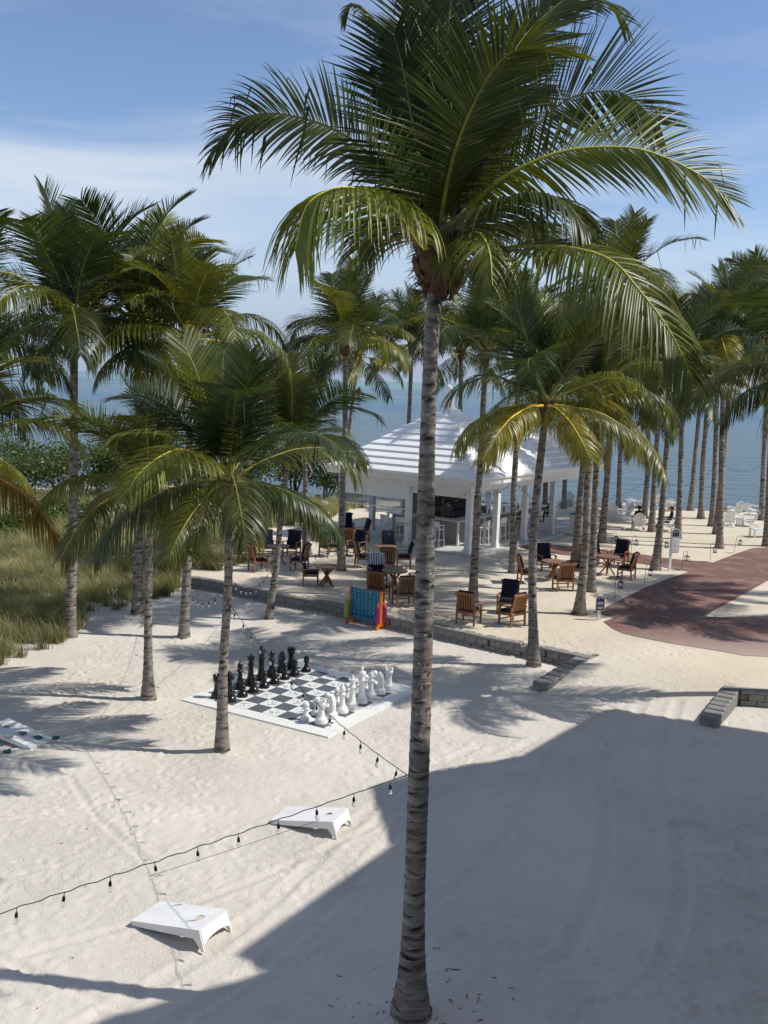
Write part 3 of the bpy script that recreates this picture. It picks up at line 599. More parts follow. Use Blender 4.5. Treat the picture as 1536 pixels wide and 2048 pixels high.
def trunk_mesh(P, rb, rm, rt, flare, seed, step=0.05, nr=12, ring=0.11, scars=0.25, boots=0.0, rel=0.02):
    g = np.random.default_rng(seed)
    Cn = catmull(P, 80); ln_ = np.concatenate([[0], np.cumsum(np.linalg.norm(np.diff(Cn, axis=0), axis=1))]); Lt = ln_[-1]
    zb = [0.0]; 
    while zb[-1] < Lt: zb.append(zb[-1] + ring*g.uniform(0.4, 1.8)*(0.75+0.5*min(1, zb[-1]/Lt*0+0.6)))
    zb = np.array(zb)
    s = np.unique(np.concatenate([np.arange(0, Lt, step), zb[(zb < Lt)], zb[(zb > 0.02) & (zb < Lt)]-0.012])); s = np.append(s[s < Lt-0.01], Lt)
    cen = np.stack([np.interp(s, ln_, Cn[:, k]) for k in range(3)], 1)
    rad = np.interp(s/Lt, [0, 0.5, 1], [rb, rm, rt]) + flare*np.exp(-s/0.45)*1.0
    ph = np.searchsorted(zb, s, 'right')-1; fr = (s-zb[ph])/(np.append(np.diff(zb), ring)[ph])
    rad = rad + rel*(fr-0.5)*rad/rb*1.0
    a = np.arange(nr)/nr*2*math.pi
    wob = 1 + 0.03*np.sin(a[None]*2+s[:, None]*1.3+seed) + 0.016*g.normal(size=(len(s), nr)) + 0.03*np.sin(s*2.1+seed)[:, None] + (0.05*np.exp(-s/0.5))[:, None]*np.sin(a[None]*5+seed*1.7)
    tilt = 0.03*np.sin(a[None]+ph[:, None]*2.4) + 0.012*np.sin(a[None]*3+ph[:, None]*1.7)
    X = cen[:, None, 0] + rad[:, None]*wob*np.cos(a)[None]; Y = cen[:, None, 1] + rad[:, None]*wob*np.sin(a)[None]; Z = cen[:, None, 2] + tilt*np.ones_like(X)
    Z[0] = cen[0, 2]
    V = np.stack([X, Y, Z], -1).reshape(-1, 3); ns = len(s)
    ii = np.arange(ns-1)[:, None]*nr; jj = np.arange(nr)[None]
    Fq = np.stack([ii+jj, ii+(jj+1) % nr, ii+nr+(jj+1) % nr, ii+nr+jj], -1).reshape(-1, 4)
    me = npmesh('trunk', V, Fq, ['palm_trunk'])
    sc_ = np.zeros((ns, nr))
    for k in range(len(zb)):
        if g.random() < scars:
            c0 = g.uniform(0, 6.28); wd = g.uniform(0.5, 1.5); m_ = (ph == k) & (fr < 0.55)
            da = np.abs((a-c0+math.pi) % (2*math.pi)-math.pi)
            sc_[m_] = np.maximum(sc_[m_], np.clip(1.2-da/wd, 0, 1)[None]*g.uniform(.5, 1))
    sc_ = np.maximum(sc_, (fr < 0.10)[:, None]*np.clip(0.55+0.5*np.sin(a[None]*2+ph[:, None]*2.1), 0, 1))
    at_ = me.attributes.new('scar', 'FLOAT', 'POINT'); at_.data.foreach_set('value', sc_.ravel().astype(np.float32))
    return me
# sheath wrapped round the top of the trunk
def sheath_mesh(seed):
    g = random.Random(seed); mb = MB(); n_ = 7; vs = []; fs = []
    hgt = g.uniform(.26, .38); wd = g.uniform(.9, 1.3)
    for i in range(6):
        t = i/5; r_ = 0.125 + 0.075*math.sin(t*2.2) + 0.03*t
        for j in range(n_):
            a = (j/(n_-1)-.5)*wd*(1-0.62*t**1.6); rg = r_ + g.uniform(-.008, .008)
            vs.append((math.cos(a)*rg, math.sin(a)*rg, t*hgt + g.uniform(-.01, .01)))
    for i in range(5):
        for j in range(n_-1): fs.append((i*n_+j, i*n_+j+1, (i+1)*n_+j+1, (i+1)*n_+j))
    mb.add(vs, fs, 0, True); return mb.mesh('leaf_sheath', 'fibre', recalc=False)
SHEATH = [sheath_mesh(k) for k in range(4)]
def bud_mesh():
    mb = MB(); mb.lathe([(0.10, -0.5), (0.15, -0.3), (0.19, -0.1), (0.17, 0.08), (0.09, 0.25), (0.02, 0.42)], 12)
    g = random.Random(3); mb.v = [(x*(1+g.uniform(-.1, .1)), y*(1+g.uniform(-.1, .1)), z) for x, y, z in mb.v]
    return mb.mesh('crown_heart', 'fibre')
BUD = bud_mesh()
GREENS = [(1.0, 1.0, 0.9), (1.5, 1.35, 0.85), (0.7, 0.85, 0.85), (2.0, 1.75, 0.8), (0.85, 1.0, 1.0)]
YELLOW = [(2.6, 2.0, 0.75), (3.2, 2.2, 0.8), (2.1, 1.75, 0.7)]
BROWN = [(2.6, 1.25, 0.7), (1.9, 1.0, 0.7)]
def palm(label, base, crown, Lf=3.3, nf=21, seed=0, rb=0.15, rt=0.085, flare=0.10, group=None, scars=0.25, mid=None, maxlow=None, old=0.12, ring=0.11):
    g = random.Random(seed+100)
    base = Vector(base); crown = Vector(crown)
    o = thing('palm_tree', label, 'palm tree', base, 0, group)
    top_ = crown-base; P = [Vector((0, 0, -0.12)), top_*0.33 + Vector((g.uniform(-.05, .05), g.uniform(-.1, .1), 0)), top_*0.66 + Vector((g.uniform(-.05, .05), g.uniform(-.1, .1), 0)), top_]
    if mid is not None: P = [Vector((0, 0, -0.12)), Vector(mid)-base, top_]
    put('trunk', trunk_mesh(P, rb*.8, (rb+rt)/2*.78, rt*.82, flare, seed, scars=scars, ring=ring, rel=.009), o)
    put('crown_heart', BUD, o, top_+Vector((0, 0, 0.05)), (0, 0, g.uniform(0, 6)), (rt/0.1*0.95,)*3)
    for k in range(7):
        put('leaf_sheath', SHEATH[k % 4], o, top_ + Vector((0, 0, -0.42+0.07*k)), (0, 0, k*2.4), (rt/0.1,)*3)
    az = g.uniform(0, 6.28)
    for k in range(nf):
        t = (k+0.5)/nf                                   # young (upright) to old (hanging)
        ci = int(min(7, max(0, (t**1.12)*7.7 + g.uniform(-.5, .5))))
        if maxlow is not None: ci = min(ci, maxlow)
        az += 2.39996 + g.uniform(-.2, .2)
        s_ = Lf/FL0*g.uniform(.86, 1.1)*(0.9 if ci == 0 else 1)
        f = put('frond', STOCK[ci][g.randrange(3)], o, top_ + Vector((0, 0, 0.12*(1-t))), (g.uniform(-.4, .4), 0, az), (s_, s_, s_))
        r_ = g.random(); c = g.choice(GREENS); b_v = g.uniform(.75, 1.25)
        if ci >= 6 and r_ < old*3: c = g.choice(YELLOW)
        elif ci == 7 and r_ > .8: c = g.choice(BROWN)
        elif r_ < old*.5: c = (1.7, 1.5, .75)
        f.color = (c[0]*b_v, c[1]*b_v, c[2]*b_v, 1)
    return o
def palm_px(label, b, z0, c, dy=0, **k):
    q = G(b[0], b[1], z0); q.z = gsurf(q.x, q.y)
    return palm(label, q, PT(c[0], c[1], q.y+dy), **k)
RB = 'slim palms on the beach beyond the brick path'
PALMS = [
 ('slender coconut palm in the sand beside the left corner of the chess board', (443, 1507), 0, (455, 965), dict(Lf=2.95, nf=25, maxlow=6, rb=.135, rt=.09, flare=.075, scars=.6, old=.2)),
 ('coconut palm in open sand between the chess board and the dune grass', (297, 1402), 0, (302, 975), dict(Lf=2.7, nf=23, maxlow=6, rb=.14, rt=.09, flare=.10, scars=.3, old=.25)),
 ('tall coconut palm standing right at the edge of the dune grass', (140, 1277), 0, (148, 652), dict(maxlow=6, Lf=3.6, nf=23, rb=.19, rt=.12, flare=.09, scars=.15)),
 ('tall coconut palm with a yellowed hanging frond behind the chess board', (367, 1278), 0, (382, 678), dict(maxlow=6, Lf=3.2, nf=23, rb=.17, rt=.10, flare=.09, scars=.3, old=.3)),
 ('tall coconut palm rising out of the grass edge beyond the sand', (275, 1231), 0, (276, 640), dict(maxlow=6, Lf=3.8, nf=23, rb=.19, rt=.12, flare=.12, scars=.15)),
 ('leaning coconut palm close to the long block wall behind the chess board', (537, 1241), 0, (582, 890), dict(maxlow=5, Lf=3.1, nf=22, rb=.14, rt=.09, flare=.06, scars=.5)),
 ('coconut palm growing among the cafe chairs on the terrace', (683, 1141), TZ, (690, 690), dict(maxlow=5, Lf=3.2, nf=19, rb=.16, rt=.10, flare=.09, scars=.2)),
 ('short shaded coconut palm behind the terrace chairs near the dune path', (614, 1107), TZ, (606, 880), dict(maxlow=5, Lf=2.4, nf=14, rb=.17, rt=.10, flare=.12)),
 ('far palm with a curved trunk at the shore left of the pavilion', (680, 1012), TZ, (716, 715), dict(Lf=3.6, nf=19, rb=.17, rt=.11, flare=.1)),
 ('far palm on the shore directly behind the pavilion roof', (808, 1003), TZ, (824, 690), dict(Lf=3.6, nf=19, rb=.2, rt=.13, flare=.1)),
 ('far palm on the shore seen over the pavilion finial', (915, 1003), TZ, (922, 705), dict(Lf=3.8, nf=19, rb=.2, rt=.13, flare=.1)),
 ('coconut palm with banded trunk behind the pair of teak chairs', (945, 1203), TZ, (972, 705), dict(maxlow=4, Lf=3.0, nf=17, rb=.17, rt=.10, flare=.10, scars=.45)),
 ('coconut palm standing in front of the pavilion side posts', (1027, 1146), TZ, (1036, 690), dict(maxlow=4, Lf=3.0, nf=17, rb=.17, rt=.11, flare=.12)),
 ('coconut palm with bowed trunk rooted in sand just below the block wall', (1068, 1336), 0, (1092, 812), dict(maxlow=6, Lf=3.2, nf=22, rb=.17, rt=.11, flare=.09, scars=.35, old=.3, bow=(1066, 1090))),
 ('coconut palm on the terrace near the small blue sign', (1158, 1228), TZ, (1188, 800), dict(Lf=3.3, nf=21, rb=.18, rt=.12, flare=.14, old=.3)),
 ('coconut palm between two round tables on the terrace', (1182, 1184), TZ, (1196, 770), dict(Lf=3.3, nf=21, rb=.18, rt=.12, flare=.09)),
 ('coconut palm behind the right hand terrace table', (1149, 1126), TZ, (1180, 760), dict(maxlow=4, Lf=2.5, nf=11, rb=.18, rt=.12, flare=.12)),
 ('very tall palm behind the terrace whose crown tops the grove', (1203, 1085), TZ, (1240, 590), dict(maxlow=5, Lf=4.0, nf=18, rb=.2, rt=.13, flare=.14)),
 ('palm by the tall white post sign on the brick path', (1310, 1138), TZ, (1344, 765), dict(Lf=3.6, nf=21, rb=.18, rt=.12, flare=.14)),
 ('slim palm behind the two people in white beach chairs', (1303, 1063), TZ, (1318, 765), dict(Lf=3.6, nf=19, rb=.19, rt=.13, flare=.1)),
 ('slim beach palm behind the white panel at the pavilion end', (1090, 1033), TZ, (1100, 755), dict(maxlow=5, Lf=3.0, nf=15, rb=.2, rt=.14, flare=.1)),
 ('slim beach palm beside the upturned white chair at the shore', (1128, 1017), TZ, (1136, 750), dict(maxlow=5, Lf=3.0, nf=15, rb=.19, rt=.13, flare=.1)),
]
for b, c in [((1237, 1014), (1248, 740)), ((1288, 1036), (1306, 745)), ((1355, 1077), (1364, 765)), ((1380, 1021), (1408, 730)), ((1402, 1037), (1418, 712)), ((1423, 1052), (1437, 690)), ((1439, 1097), (1452, 672)), ((1432, 1068), (1470, 660)), ((1523, 1041), (1540, 690)), ((1533, 1093), (1552, 640))]:
    PALMS.append(('tall slim palm on the beach beyond the brick path', b, TZ, c, dict(Lf=3.5, nf=19, rb=.19, rt=.13, flare=.12, group=RB)))
for i, (lab, b, z0, c, k) in enumerate(PALMS):
    bow = k.pop('bow', None); q = G(b[0], b[1], z0)
    mid = PT(bow[0], bow[1], q.y) if bow else None
    palm_px(lab, b, z0, c, seed=i+1, mid=mid, **k)
# palms just outside the frame whose fronds or shadows reach in
palm('palm outside the left edge spreading fronds over the dune grass', (-10.2, 21.5, gsurf(-10.2, 21.5)), PT(-110, 905, 21.5), Lf=3.5, nf=17, seed=61, rb=.15, rt=.1, old=.25)
palm('taller palm outside the left edge leaning over the grass', (-12.6, 25.5, gsurf(-12.6, 25.5)), PT(-120, 700, 25.5), Lf=3.7, nf=17, seed=64, rb=.17, rt=.11)
palm('tall palm at the right edge whose shadow crosses the sand ramp', (10.2, 23.1, gsurf(10.2, 23.1)), PT(1640, 755, 23.1), Lf=3.1, nf=22, old=.03, seed=63, rb=.17, rt=.11)
palm('palm right of the brick path throwing frond shade on it', (17.0, 30.4, gsurf(17, 30.4)), (17.1, 30.4, 7.6), Lf=3.3, nf=20, seed=65, rb=.17, rt=.11)
palm('palm right of the brick path beside the white bench', (18.4, 34.6, gsurf(18.4, 34.6)), (18.3, 34.6, 9.0), Lf=3.3, nf=20, seed=66, rb=.17, rt=.11)

# ------------------------------------------------------------------ the big palm in front
mb0 = G(822, 2034, 0.0); MY = 11.45
MC = PT(880, 500, MY)
mp_ = thing('palm_tree', 'big coconut palm in the foreground with light strings tied to its trunk', 'palm tree', (mb0.x, mb0.y, 0))
org = Vector((mb0.x, mb0.y, 0))
P = [Vector((0, 0, -0.15))] + [PT(u, v, y_)-org for u, v, y_ in [(832, 1700, 10.93), (846, 1300, 11.05), (853, 950, 11.2), (862, 700, 11.33), (874, 540, MY)]]
put('trunk', trunk_mesh(P, 0.137, 0.113, 0.080, 0.165, 77, step=0.02, nr=36, ring=0.085, scars=0.4, rel=0.008), mp_)
put('crown_heart', BUD, mp_, MC-org+Vector((0, 0, -0.02)), (0, 0, 1), (1.05, 1.05, 1.1))
for k in range(22):
    g = random.Random(k); a = k*2.4; z_ = -.50+.026*k; mb = MB(); c_, s_ = math.cos(a), math.sin(a); r0 = .13+.004*k; r1 = r0+.10+.03*g.random(); up = .12+.10*g.random()
    mb.bar((c_*r0, s_*r0, z_-.06), (c_*r1, s_*r1, z_+up), .17, .05, (c_, s_, -.8), w2=.07+.04*g.random(), t2=.035); mb.bar((c_*r1, s_*r1, z_+up), (c_*(r1+.03), s_*(r1+.03), z_+up+.05), .06, .03, (c_, s_, -.8), w2=.03, t2=.012)
    mb.build('leaf_base', 'fibre', mp_, MC-org, bevel=.012)
g = random.Random(9)
for k in range(26):
    z_ = -0.52 + 0.028*k
    put('leaf_sheath', SHEATH[k % 4], mp_, MC-org+Vector((0, 0, z_)), (g.uniform(-.12, .12), g.uniform(-.1, .2), k*2.4), (1.3+.012*k, 1.3+.012*k, g.uniform(.7, 1.05)))
# torn fibre and dry flower stalks under the crown
mb = MB()
for k in range(240):
    a = g.uniform(0, 6.283); z_ = g.uniform(-.5, .15); r_ = .22+.06*(z_+.5)
    p1 = Vector((math.cos(a)*r_, math.sin(a)*r_, z_)); d_ = Vector((math.cos(a+g.uniform(-.8, .8)), math.sin(a+g.uniform(-.8, .8)), g.uniform(-1.1, .5))).normalized()
    ln_ = g.uniform(.05, .2); mb.tube([p1, p1+d_*ln_*.5, p1+d_*ln_+Vector((0, 0, -.3*ln_))], [.007, .005, .002], 3, cap=False)
mb.build('torn_fibre', 'fibre', mp_, MC-org)
def mf(pts, col, llen=.9, droop=.5, vee=.2, pairs=96, kink=.12, width=.032, ragged=.08, start=.15, roll=0, side=None):
    P3 = [PT(u, v, MY+dy)-MC for u, v, dy in pts]; llen *= 1.12; droop *= .7; kink *= .7
    sd = side; chd = (P3[-1]-P3[0]).normalized()
    if sd is None:
        sd = Vector((chd.y, -chd.x, 0)).normalized()
    if roll: sd = Matrix.Rotation(R(roll), 3, chd) @ Vector(sd)
    sd = tuple(sd)
    f = put('frond', frond_mesh('frond', [Vector((0, 0, 0))]+P3, len(mp_.children)*7+1, pairs=pairs, llen=llen, droop=droop, vee=vee, width=width, seg=8, kink=kink, base_r=.030, ragged=ragged, start=start, fold=True, side=sd), mp_, MC-org)
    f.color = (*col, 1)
DK = (.75, .85, .85); GR = (1, 1, .9); YG = (1.9, 1.75, .8); YL = (3.0, 2.5, .85); OL = (1.3, 1.25, .8)  # frond tints: leaf ageing, plus painted backlit dark and sunlit yellow-green
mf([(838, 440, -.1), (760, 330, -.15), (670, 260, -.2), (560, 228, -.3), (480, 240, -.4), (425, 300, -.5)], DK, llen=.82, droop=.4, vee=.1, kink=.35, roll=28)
mf([(845, 490, -.3), (800, 425, -.7), (740, 385, -1.0), (675, 376, -1.25), (615, 410, -1.4), (590, 500, -1.45)], (3.1, 2.8, 1.2), llen=1.05, droop=1.7, vee=-.1, kink=.03)  # tint raised so the frond looks sunlit
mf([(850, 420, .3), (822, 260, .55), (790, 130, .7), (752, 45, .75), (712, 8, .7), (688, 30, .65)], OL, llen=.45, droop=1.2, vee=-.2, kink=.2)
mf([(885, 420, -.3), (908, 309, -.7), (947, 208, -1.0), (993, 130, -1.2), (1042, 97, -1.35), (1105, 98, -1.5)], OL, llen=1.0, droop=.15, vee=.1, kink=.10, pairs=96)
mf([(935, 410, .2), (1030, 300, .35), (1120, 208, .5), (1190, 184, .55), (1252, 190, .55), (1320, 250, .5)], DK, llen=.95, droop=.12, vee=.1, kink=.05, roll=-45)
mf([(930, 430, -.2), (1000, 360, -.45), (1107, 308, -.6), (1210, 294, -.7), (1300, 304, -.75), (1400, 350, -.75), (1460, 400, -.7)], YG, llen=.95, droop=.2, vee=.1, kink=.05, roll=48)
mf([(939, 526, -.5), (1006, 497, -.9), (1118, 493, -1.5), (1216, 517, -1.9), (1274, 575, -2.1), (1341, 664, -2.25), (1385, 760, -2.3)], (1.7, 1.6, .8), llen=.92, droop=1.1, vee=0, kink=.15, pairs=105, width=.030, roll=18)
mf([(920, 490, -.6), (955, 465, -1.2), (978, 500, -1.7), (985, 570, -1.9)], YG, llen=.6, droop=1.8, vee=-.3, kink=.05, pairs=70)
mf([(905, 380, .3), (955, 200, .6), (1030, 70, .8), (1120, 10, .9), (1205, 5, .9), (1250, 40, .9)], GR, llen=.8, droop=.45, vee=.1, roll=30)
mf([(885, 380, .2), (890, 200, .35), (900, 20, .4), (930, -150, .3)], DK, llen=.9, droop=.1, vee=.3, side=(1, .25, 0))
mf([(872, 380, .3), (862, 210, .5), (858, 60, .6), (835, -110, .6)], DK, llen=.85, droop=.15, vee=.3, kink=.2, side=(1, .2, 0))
mf([(862, 420, -.1), (838, 320, -.15), (822, 230, -.2), (806, 140, -.3), (788, 70, -.4)], (.6, .7, .75), llen=.92, droop=.15, vee=.1, kink=.55, side=(1, .1, .1))  # tint lowered, shade of a back-facing frond put into its colour
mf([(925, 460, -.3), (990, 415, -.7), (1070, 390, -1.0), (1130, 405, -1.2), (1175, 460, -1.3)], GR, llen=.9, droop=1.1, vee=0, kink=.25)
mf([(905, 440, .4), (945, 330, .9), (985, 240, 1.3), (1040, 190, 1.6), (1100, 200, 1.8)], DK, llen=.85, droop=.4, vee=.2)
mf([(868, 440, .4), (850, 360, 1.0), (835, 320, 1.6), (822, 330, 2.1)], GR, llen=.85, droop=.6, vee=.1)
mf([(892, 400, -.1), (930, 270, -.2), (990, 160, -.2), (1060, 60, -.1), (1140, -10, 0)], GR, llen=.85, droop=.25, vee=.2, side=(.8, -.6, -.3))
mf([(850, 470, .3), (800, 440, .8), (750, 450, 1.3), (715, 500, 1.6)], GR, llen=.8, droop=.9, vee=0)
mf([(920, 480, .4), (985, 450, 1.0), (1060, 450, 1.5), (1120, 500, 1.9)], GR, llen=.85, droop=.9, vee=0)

# ------------------------------------------------------------------ giant chess
def cpos(a, b): q = CB0 + CU*a + CW*b; return Vector((q.x, q.y, 0))
cang = math.atan2(CU.y, CU.x)
cbd = thing('chess_board', 'giant chess board of white and slate tiles laid on the sand', 'chess board', cpos(4, 4), cang)
tb = MB(); tb.box((0, 0, 0), (TL*0.985, TL*0.985, 0.04))
TW = tb.mesh('tile', 'tile_white'); TP = tb.mesh('tile', 'tile_print'); TD = tb.mesh('tile', 'tile_dark')
for i in range(8):
    for j in range(8):
        dark = (i+j) % 2 == 1
        put('tile', TD if dark else TP, cbd, ((i-3.5)*TL, (j-3.5)*TL, 0.012+rnd.uniform(-.0015, .0015)), (0, 0, rnd.choice([0, 1, 2, 3])*math.pi/2))
bt_ = MB(); bt_.box((0, 0, 0), (TL*0.985, TL*0.88, 0.036)); BT = bt_.mesh('border_tile', 'tile_white')
ct_ = MB(); ct_.box((0, 0, 0), (TL*0.88, TL*0.88, 0.036)); CT = ct_.mesh('border_tile', 'tile_white')
for k in range(8):
    for sgn in (-1, 1):
        put('border_tile', BT, cbd, ((k-3.5)*TL, sgn*4.45*TL, 0.009+rnd.uniform(-.002, .002)))
        put('border_tile', BT, cbd, (sgn*4.45*TL, (k-3.5)*TL, 0.009+rnd.uniform(-.002, .002)), (0, 0, math.pi/2))
for sx_ in (-1, 1):
    for sy_ in (-1, 1): put('border_tile', CT, cbd, (sx_*4.45*TL, sy_*4.45*TL, 0.009))
BASE = [(.145, 0), (.15, .02), (.15, .05), (.135, .075), (.14, .10), (.12, .13), (.095, .15)]
def sc_prof(P, k): return [(r_*k, z) for r_, z in P]
def chess_mesh(kind, mt):
    mb = MB()
    if kind == 'pawn':
        mb.lathe([(.125, 0), (.13, .02), (.13, .04), (.11, .06), (.115, .08), (.085, .10), (.06, .14), (.045, .21), (.05, .245), (.08, .26), (.075, .28), (.045, .29), (.065, .31), (.075, .345), (.066, .38), (.04, .405), (.005, .412)], 18)
    elif kind == 'rook':
        mb.lathe(BASE + [(.08, .20), (.07, .30), (.072, .38), (.09, .405), (.10, .42), (.10, .50), (.085, .50), (.08, .46), (.01, .46)], 20)
        for k in range(6):
            a = k*math.pi/3; mb.box((math.cos(a)*.088, math.sin(a)*.088, .528), (.03, .062, .06), Matrix.Rotation(a, 3, 'Z'))
    elif kind == 'bishop':
        mb.lathe(BASE + [(.075, .20), (.058, .32), (.052, .41), (.085, .435), (.085, .455), (.055, .47), (.05, .50), (.07, .535), (.072, .56), (.058, .61), (.03, .645), (.018, .655), (.026, .672), (.018, .69), (.003, .695)], 20)
        mb.box((.045, 0, .60), (.012, .09, .07), Matrix.Rotation(R(28), 3, 'Y'))
    elif kind == 'queen':
        mb.lathe(BASE + [(.085, .20), (.068, .34), (.06, .47), (.09, .50), (.09, .52), (.062, .54), (.066, .60), (.092, .68), (.085, .685), (.055, .67), (.05, .70), (.02, .72), (.028, .745), (.02, .77), (.003, .775)], 20)
        for k in range(9):
            a = k*2*math.pi/9; mb.box((math.cos(a)*.086, math.sin(a)*.086, .69), (.02, .028, .035), Matrix.Rotation(a, 3, 'Z'))
    elif kind == 'king':
        mb.lathe(BASE + [(.09, .20), (.072, .36), (.064, .52), (.096, .55), (.096, .575), (.066, .60), (.07, .66), (.094, .74), (.09, .755), (.05, .775), (.02, .785), (.02, .80), (.004, .80)], 20)
        mb.box((0, 0, .845), (.022, .034, .10)); mb.box((0, 0, .855), (.0225, .085, .03))
    else:                                                # knight
        mb.lathe(BASE + [(.09, .165), (.02, .17)], 20)
        prof = [(-.085, .15), (-.10, .25), (-.095, .36), (-.075, .45), (-.03, .52), (.005, .535), (.015, .565), (.035, .53), (.07, .49), (.11, .43), (.135, .385), (.13, .35), (.105, .335), (.075, .35), (.045, .355), (.035, .33), (.06, .27), (.085, .21), (.085, .15)]
        for s_, wd in ((-1, .03), (1, .03)): pass
        k = len(prof); cx = -.005
        rows = [(-.062, .72), (-.045, .94), (0, 1.0), (.045, .94), (.062, .72)]
        vs = []
        for yy, sc0 in rows:
            for x, z in prof: vs.append((cx+(x-cx)*sc0, yy, .15+(z-.15)*(1-(1-sc0)*.35)))
        fs = []
        for i in range(4):
            for j in range(k): fs.append((i*k+j, i*k+(j+1) % k, (i+1)*k+(j+1) % k, (i+1)*k+j))
        fs.append(tuple(range(k-1, -1, -1))); fs.append(tuple(range(4*k, 5*k)))
        mb.add(vs, fs, 0, False)
        for k_ in range(5): mb.box((-.085+.012*k_, 0, .30+.05*k_), (.03, .03, .045), Matrix.Rotation(-.25*k_, 3, 'Y'))
    return mb.mesh('chess_'+kind, mt, bevel=0.004 if kind == 'knight' else 0)
KINDS = ['rook', 'knight', 'bishop', 'queen', 'king', 'bishop', 'knight', 'rook', 'pawn']
CM = {(c, k): chess_mesh(k, 'white_plastic' if c == 'white' else 'black_plastic') for c in ('white', 'black') for k in set(KINDS)}
def piece(c, kind, a, b, label, group, tip=None, rz=None):
    q = cpos(a+.5, b+.5)
    o = put('chess_'+kind, CM[(c, kind)], None, (q.x, q.y, 0.0325), (0, 0, cang + (0 if c == 'black' else math.pi) + (rz or rnd.uniform(-.2, .2))))
    tag(o, label, 'chess piece', group)
    return o
RANKB = [('rook', 'black chess rook on the board corner behind the slender palm'), ('knight', 'black chess knight beside the rook behind the slender palm'), ('bishop', 'black chess bishop next to the black queen'), ('queen', 'black chess queen with crown rim'), ('king', 'tallest black chess piece, the king'), ('bishop', 'black chess bishop next to the black king'), ('knight', 'black chess knight beside the far corner rook'), ('rook', 'black chess rook on the far corner of the board')]
for b, (kd, lab) in enumerate(RANKB): piece('black', kd, 0, b, lab, 'black chess pieces', rz=rnd.uniform(-.4, .4))
for b in range(8):
    aa = 1 if b != 7 else 1.15
    piece('black', 'pawn', aa, b, 'black chess pawn lined up before the black pieces', 'black chess pawns')
RANKW = [('rook', 'white chess rook on the near corner of the board'), ('knight', 'white chess knight beside the near corner rook'), ('bishop', 'white chess bishop next to the white queen'), ('queen', 'white chess queen with open crown'), ('king', 'tallest white chess piece, the king'), ('bishop', 'white chess bishop next to the white king'), ('knight', 'white chess knight beside the shaded rook'), ('rook', 'white chess rook in the shade at the board edge')]
for b, (kd, lab) in enumerate(RANKW): piece('white', kd, 7, b, lab, 'white chess pieces', rz=rnd.uniform(-.4, .4))
for b in range(8): piece('white', 'pawn', 6.05, b-.02, 'white chess pawn lined up before the white pieces', 'white chess pawns')

# ------------------------------------------------------------------ cornhole boards and bean bags
def cornhole(label, f0, f1, k0, hole_far=True):
    # f0, f1: the ends of the low edge on the sand, k0: direction point of the high end
    mid = (f0+f1)/2; d = (k0-mid); rz = math.atan2(d.y, d.x)
    o = thing('cornhole_board', label, 'cornhole board', (mid.x, mid.y, gsurf(mid.x, mid.y)-.004), rz, 'cornhole boards')
    Wd, Ln = 0.61, 1.19; z0, z1 = .07, .295
    n_ = 20; hx, hy, hr = Ln-.24, 0, .076
    sl = (z1-z0)/Ln; zz = lambda x: z0+sl*x
    vs = []; fs = []
    for top_ in (0, -.016):
        b = len(vs)
        for k in range(n_):
            a = 2*math.pi*k/n_; x = hx+hr*math.cos(a); vs.append((x, hr*math.sin(a), zz(x)+top_))
        for k in range(n_):
            a = 2*math.pi*k/n_; x = hx+.16*math.cos(a); vs.append((x, .16*math.sin(a), zz(x)+top_))
        for x, y in ((0, -Wd/2), (Ln, -Wd/2), (Ln, Wd/2), (0, Wd/2)): vs.append((x, y, zz(x)+top_))
    B2 = 2*n_+4
    for off, fl in ((0, False), (B2, True)):
        for k in range(n_): fs.append((off+k, off+n_+k, off+n_+(k+1) % n_, off+(k+1) % n_))
        c = off+2*n_; seg_ = [(1, 2, -n_//8, n_//8), (2, 3, n_//8, 3*n_//8), (3, 0, 3*n_//8, 5*n_//8), (0, 1, 5*n_//8, 7*n_//8)]
        for c0, c1, k0_, k1_ in seg_:
            fs.append(tuple([c+c0, c+c1] + [off+n_+(k % n_) for k in range(k1_, k0_-1, -1)]))
        pass
    for k in range(n_): fs.append((k, (k+1) % n_, B2+(k+1) % n_, B2+k))
    c = 2*n_
    for k in range(4): fs.append((c+k, c+(k+1) % 4, B2+c+(k+1) % 4, B2+c+k))
    mb = MB(); mb.add(vs, fs); mb.build('deck', 'white_paint', o)
    poly = [(0.01, 0.0), (0.01, z0-.018), (Ln-.005, z1-.018), (Ln+.085, 0), (Ln+.04, 0), (Ln-.10, z1-.15), (.05, 0)]
    for s_ in (-1, 1):
        mb = MB(); mb.prism(poly, (0, s_*(Wd/2-.012)-.009, 0), (1, 0, 0), (0, 0, 1), (0, .018, 0)); mb.build('side_panel', 'white_paint', o)
    nb = 10; arch = [(-Wd/2+.023, 0), (-Wd/2+.023, -.285)]
    arch = [(-Wd/2+.024, 0), (Wd/2-.024, 0), (Wd/2-.024, -.20)] + [((Wd/2-.05)*math.cos(R(t)), -.20+.055*math.sin(R(t))) for t in range(10, 180, 20)] + [(-Wd/2+.024, -.20)]
    ax = Vector((.085+.005, 0, -(z1-.018))).normalized()
    mb = MB(); mb.prism(arch, (Ln-.012, 0, z1-.019), (0, 1, 0), tuple(-ax), (.016, 0, 0)); mb.build('back_panel', 'white_paint', o)
    mb = MB(); mb.box((.022, 0, .03), (.02, Wd-.05, .05)); mb.build('front_rail', 'white_paint', o)
    return o
A = cornhole('white cornhole board crossed by a light string shadow', G(262, 1850), G(320, 1812), (G(450, 1861)+G(394, 1897))/2)
A = cornhole('white cornhole board in full sun near the big palm', G(537, 1648), G(577, 1620), (G(689, 1646)+G(655, 1675))/2)
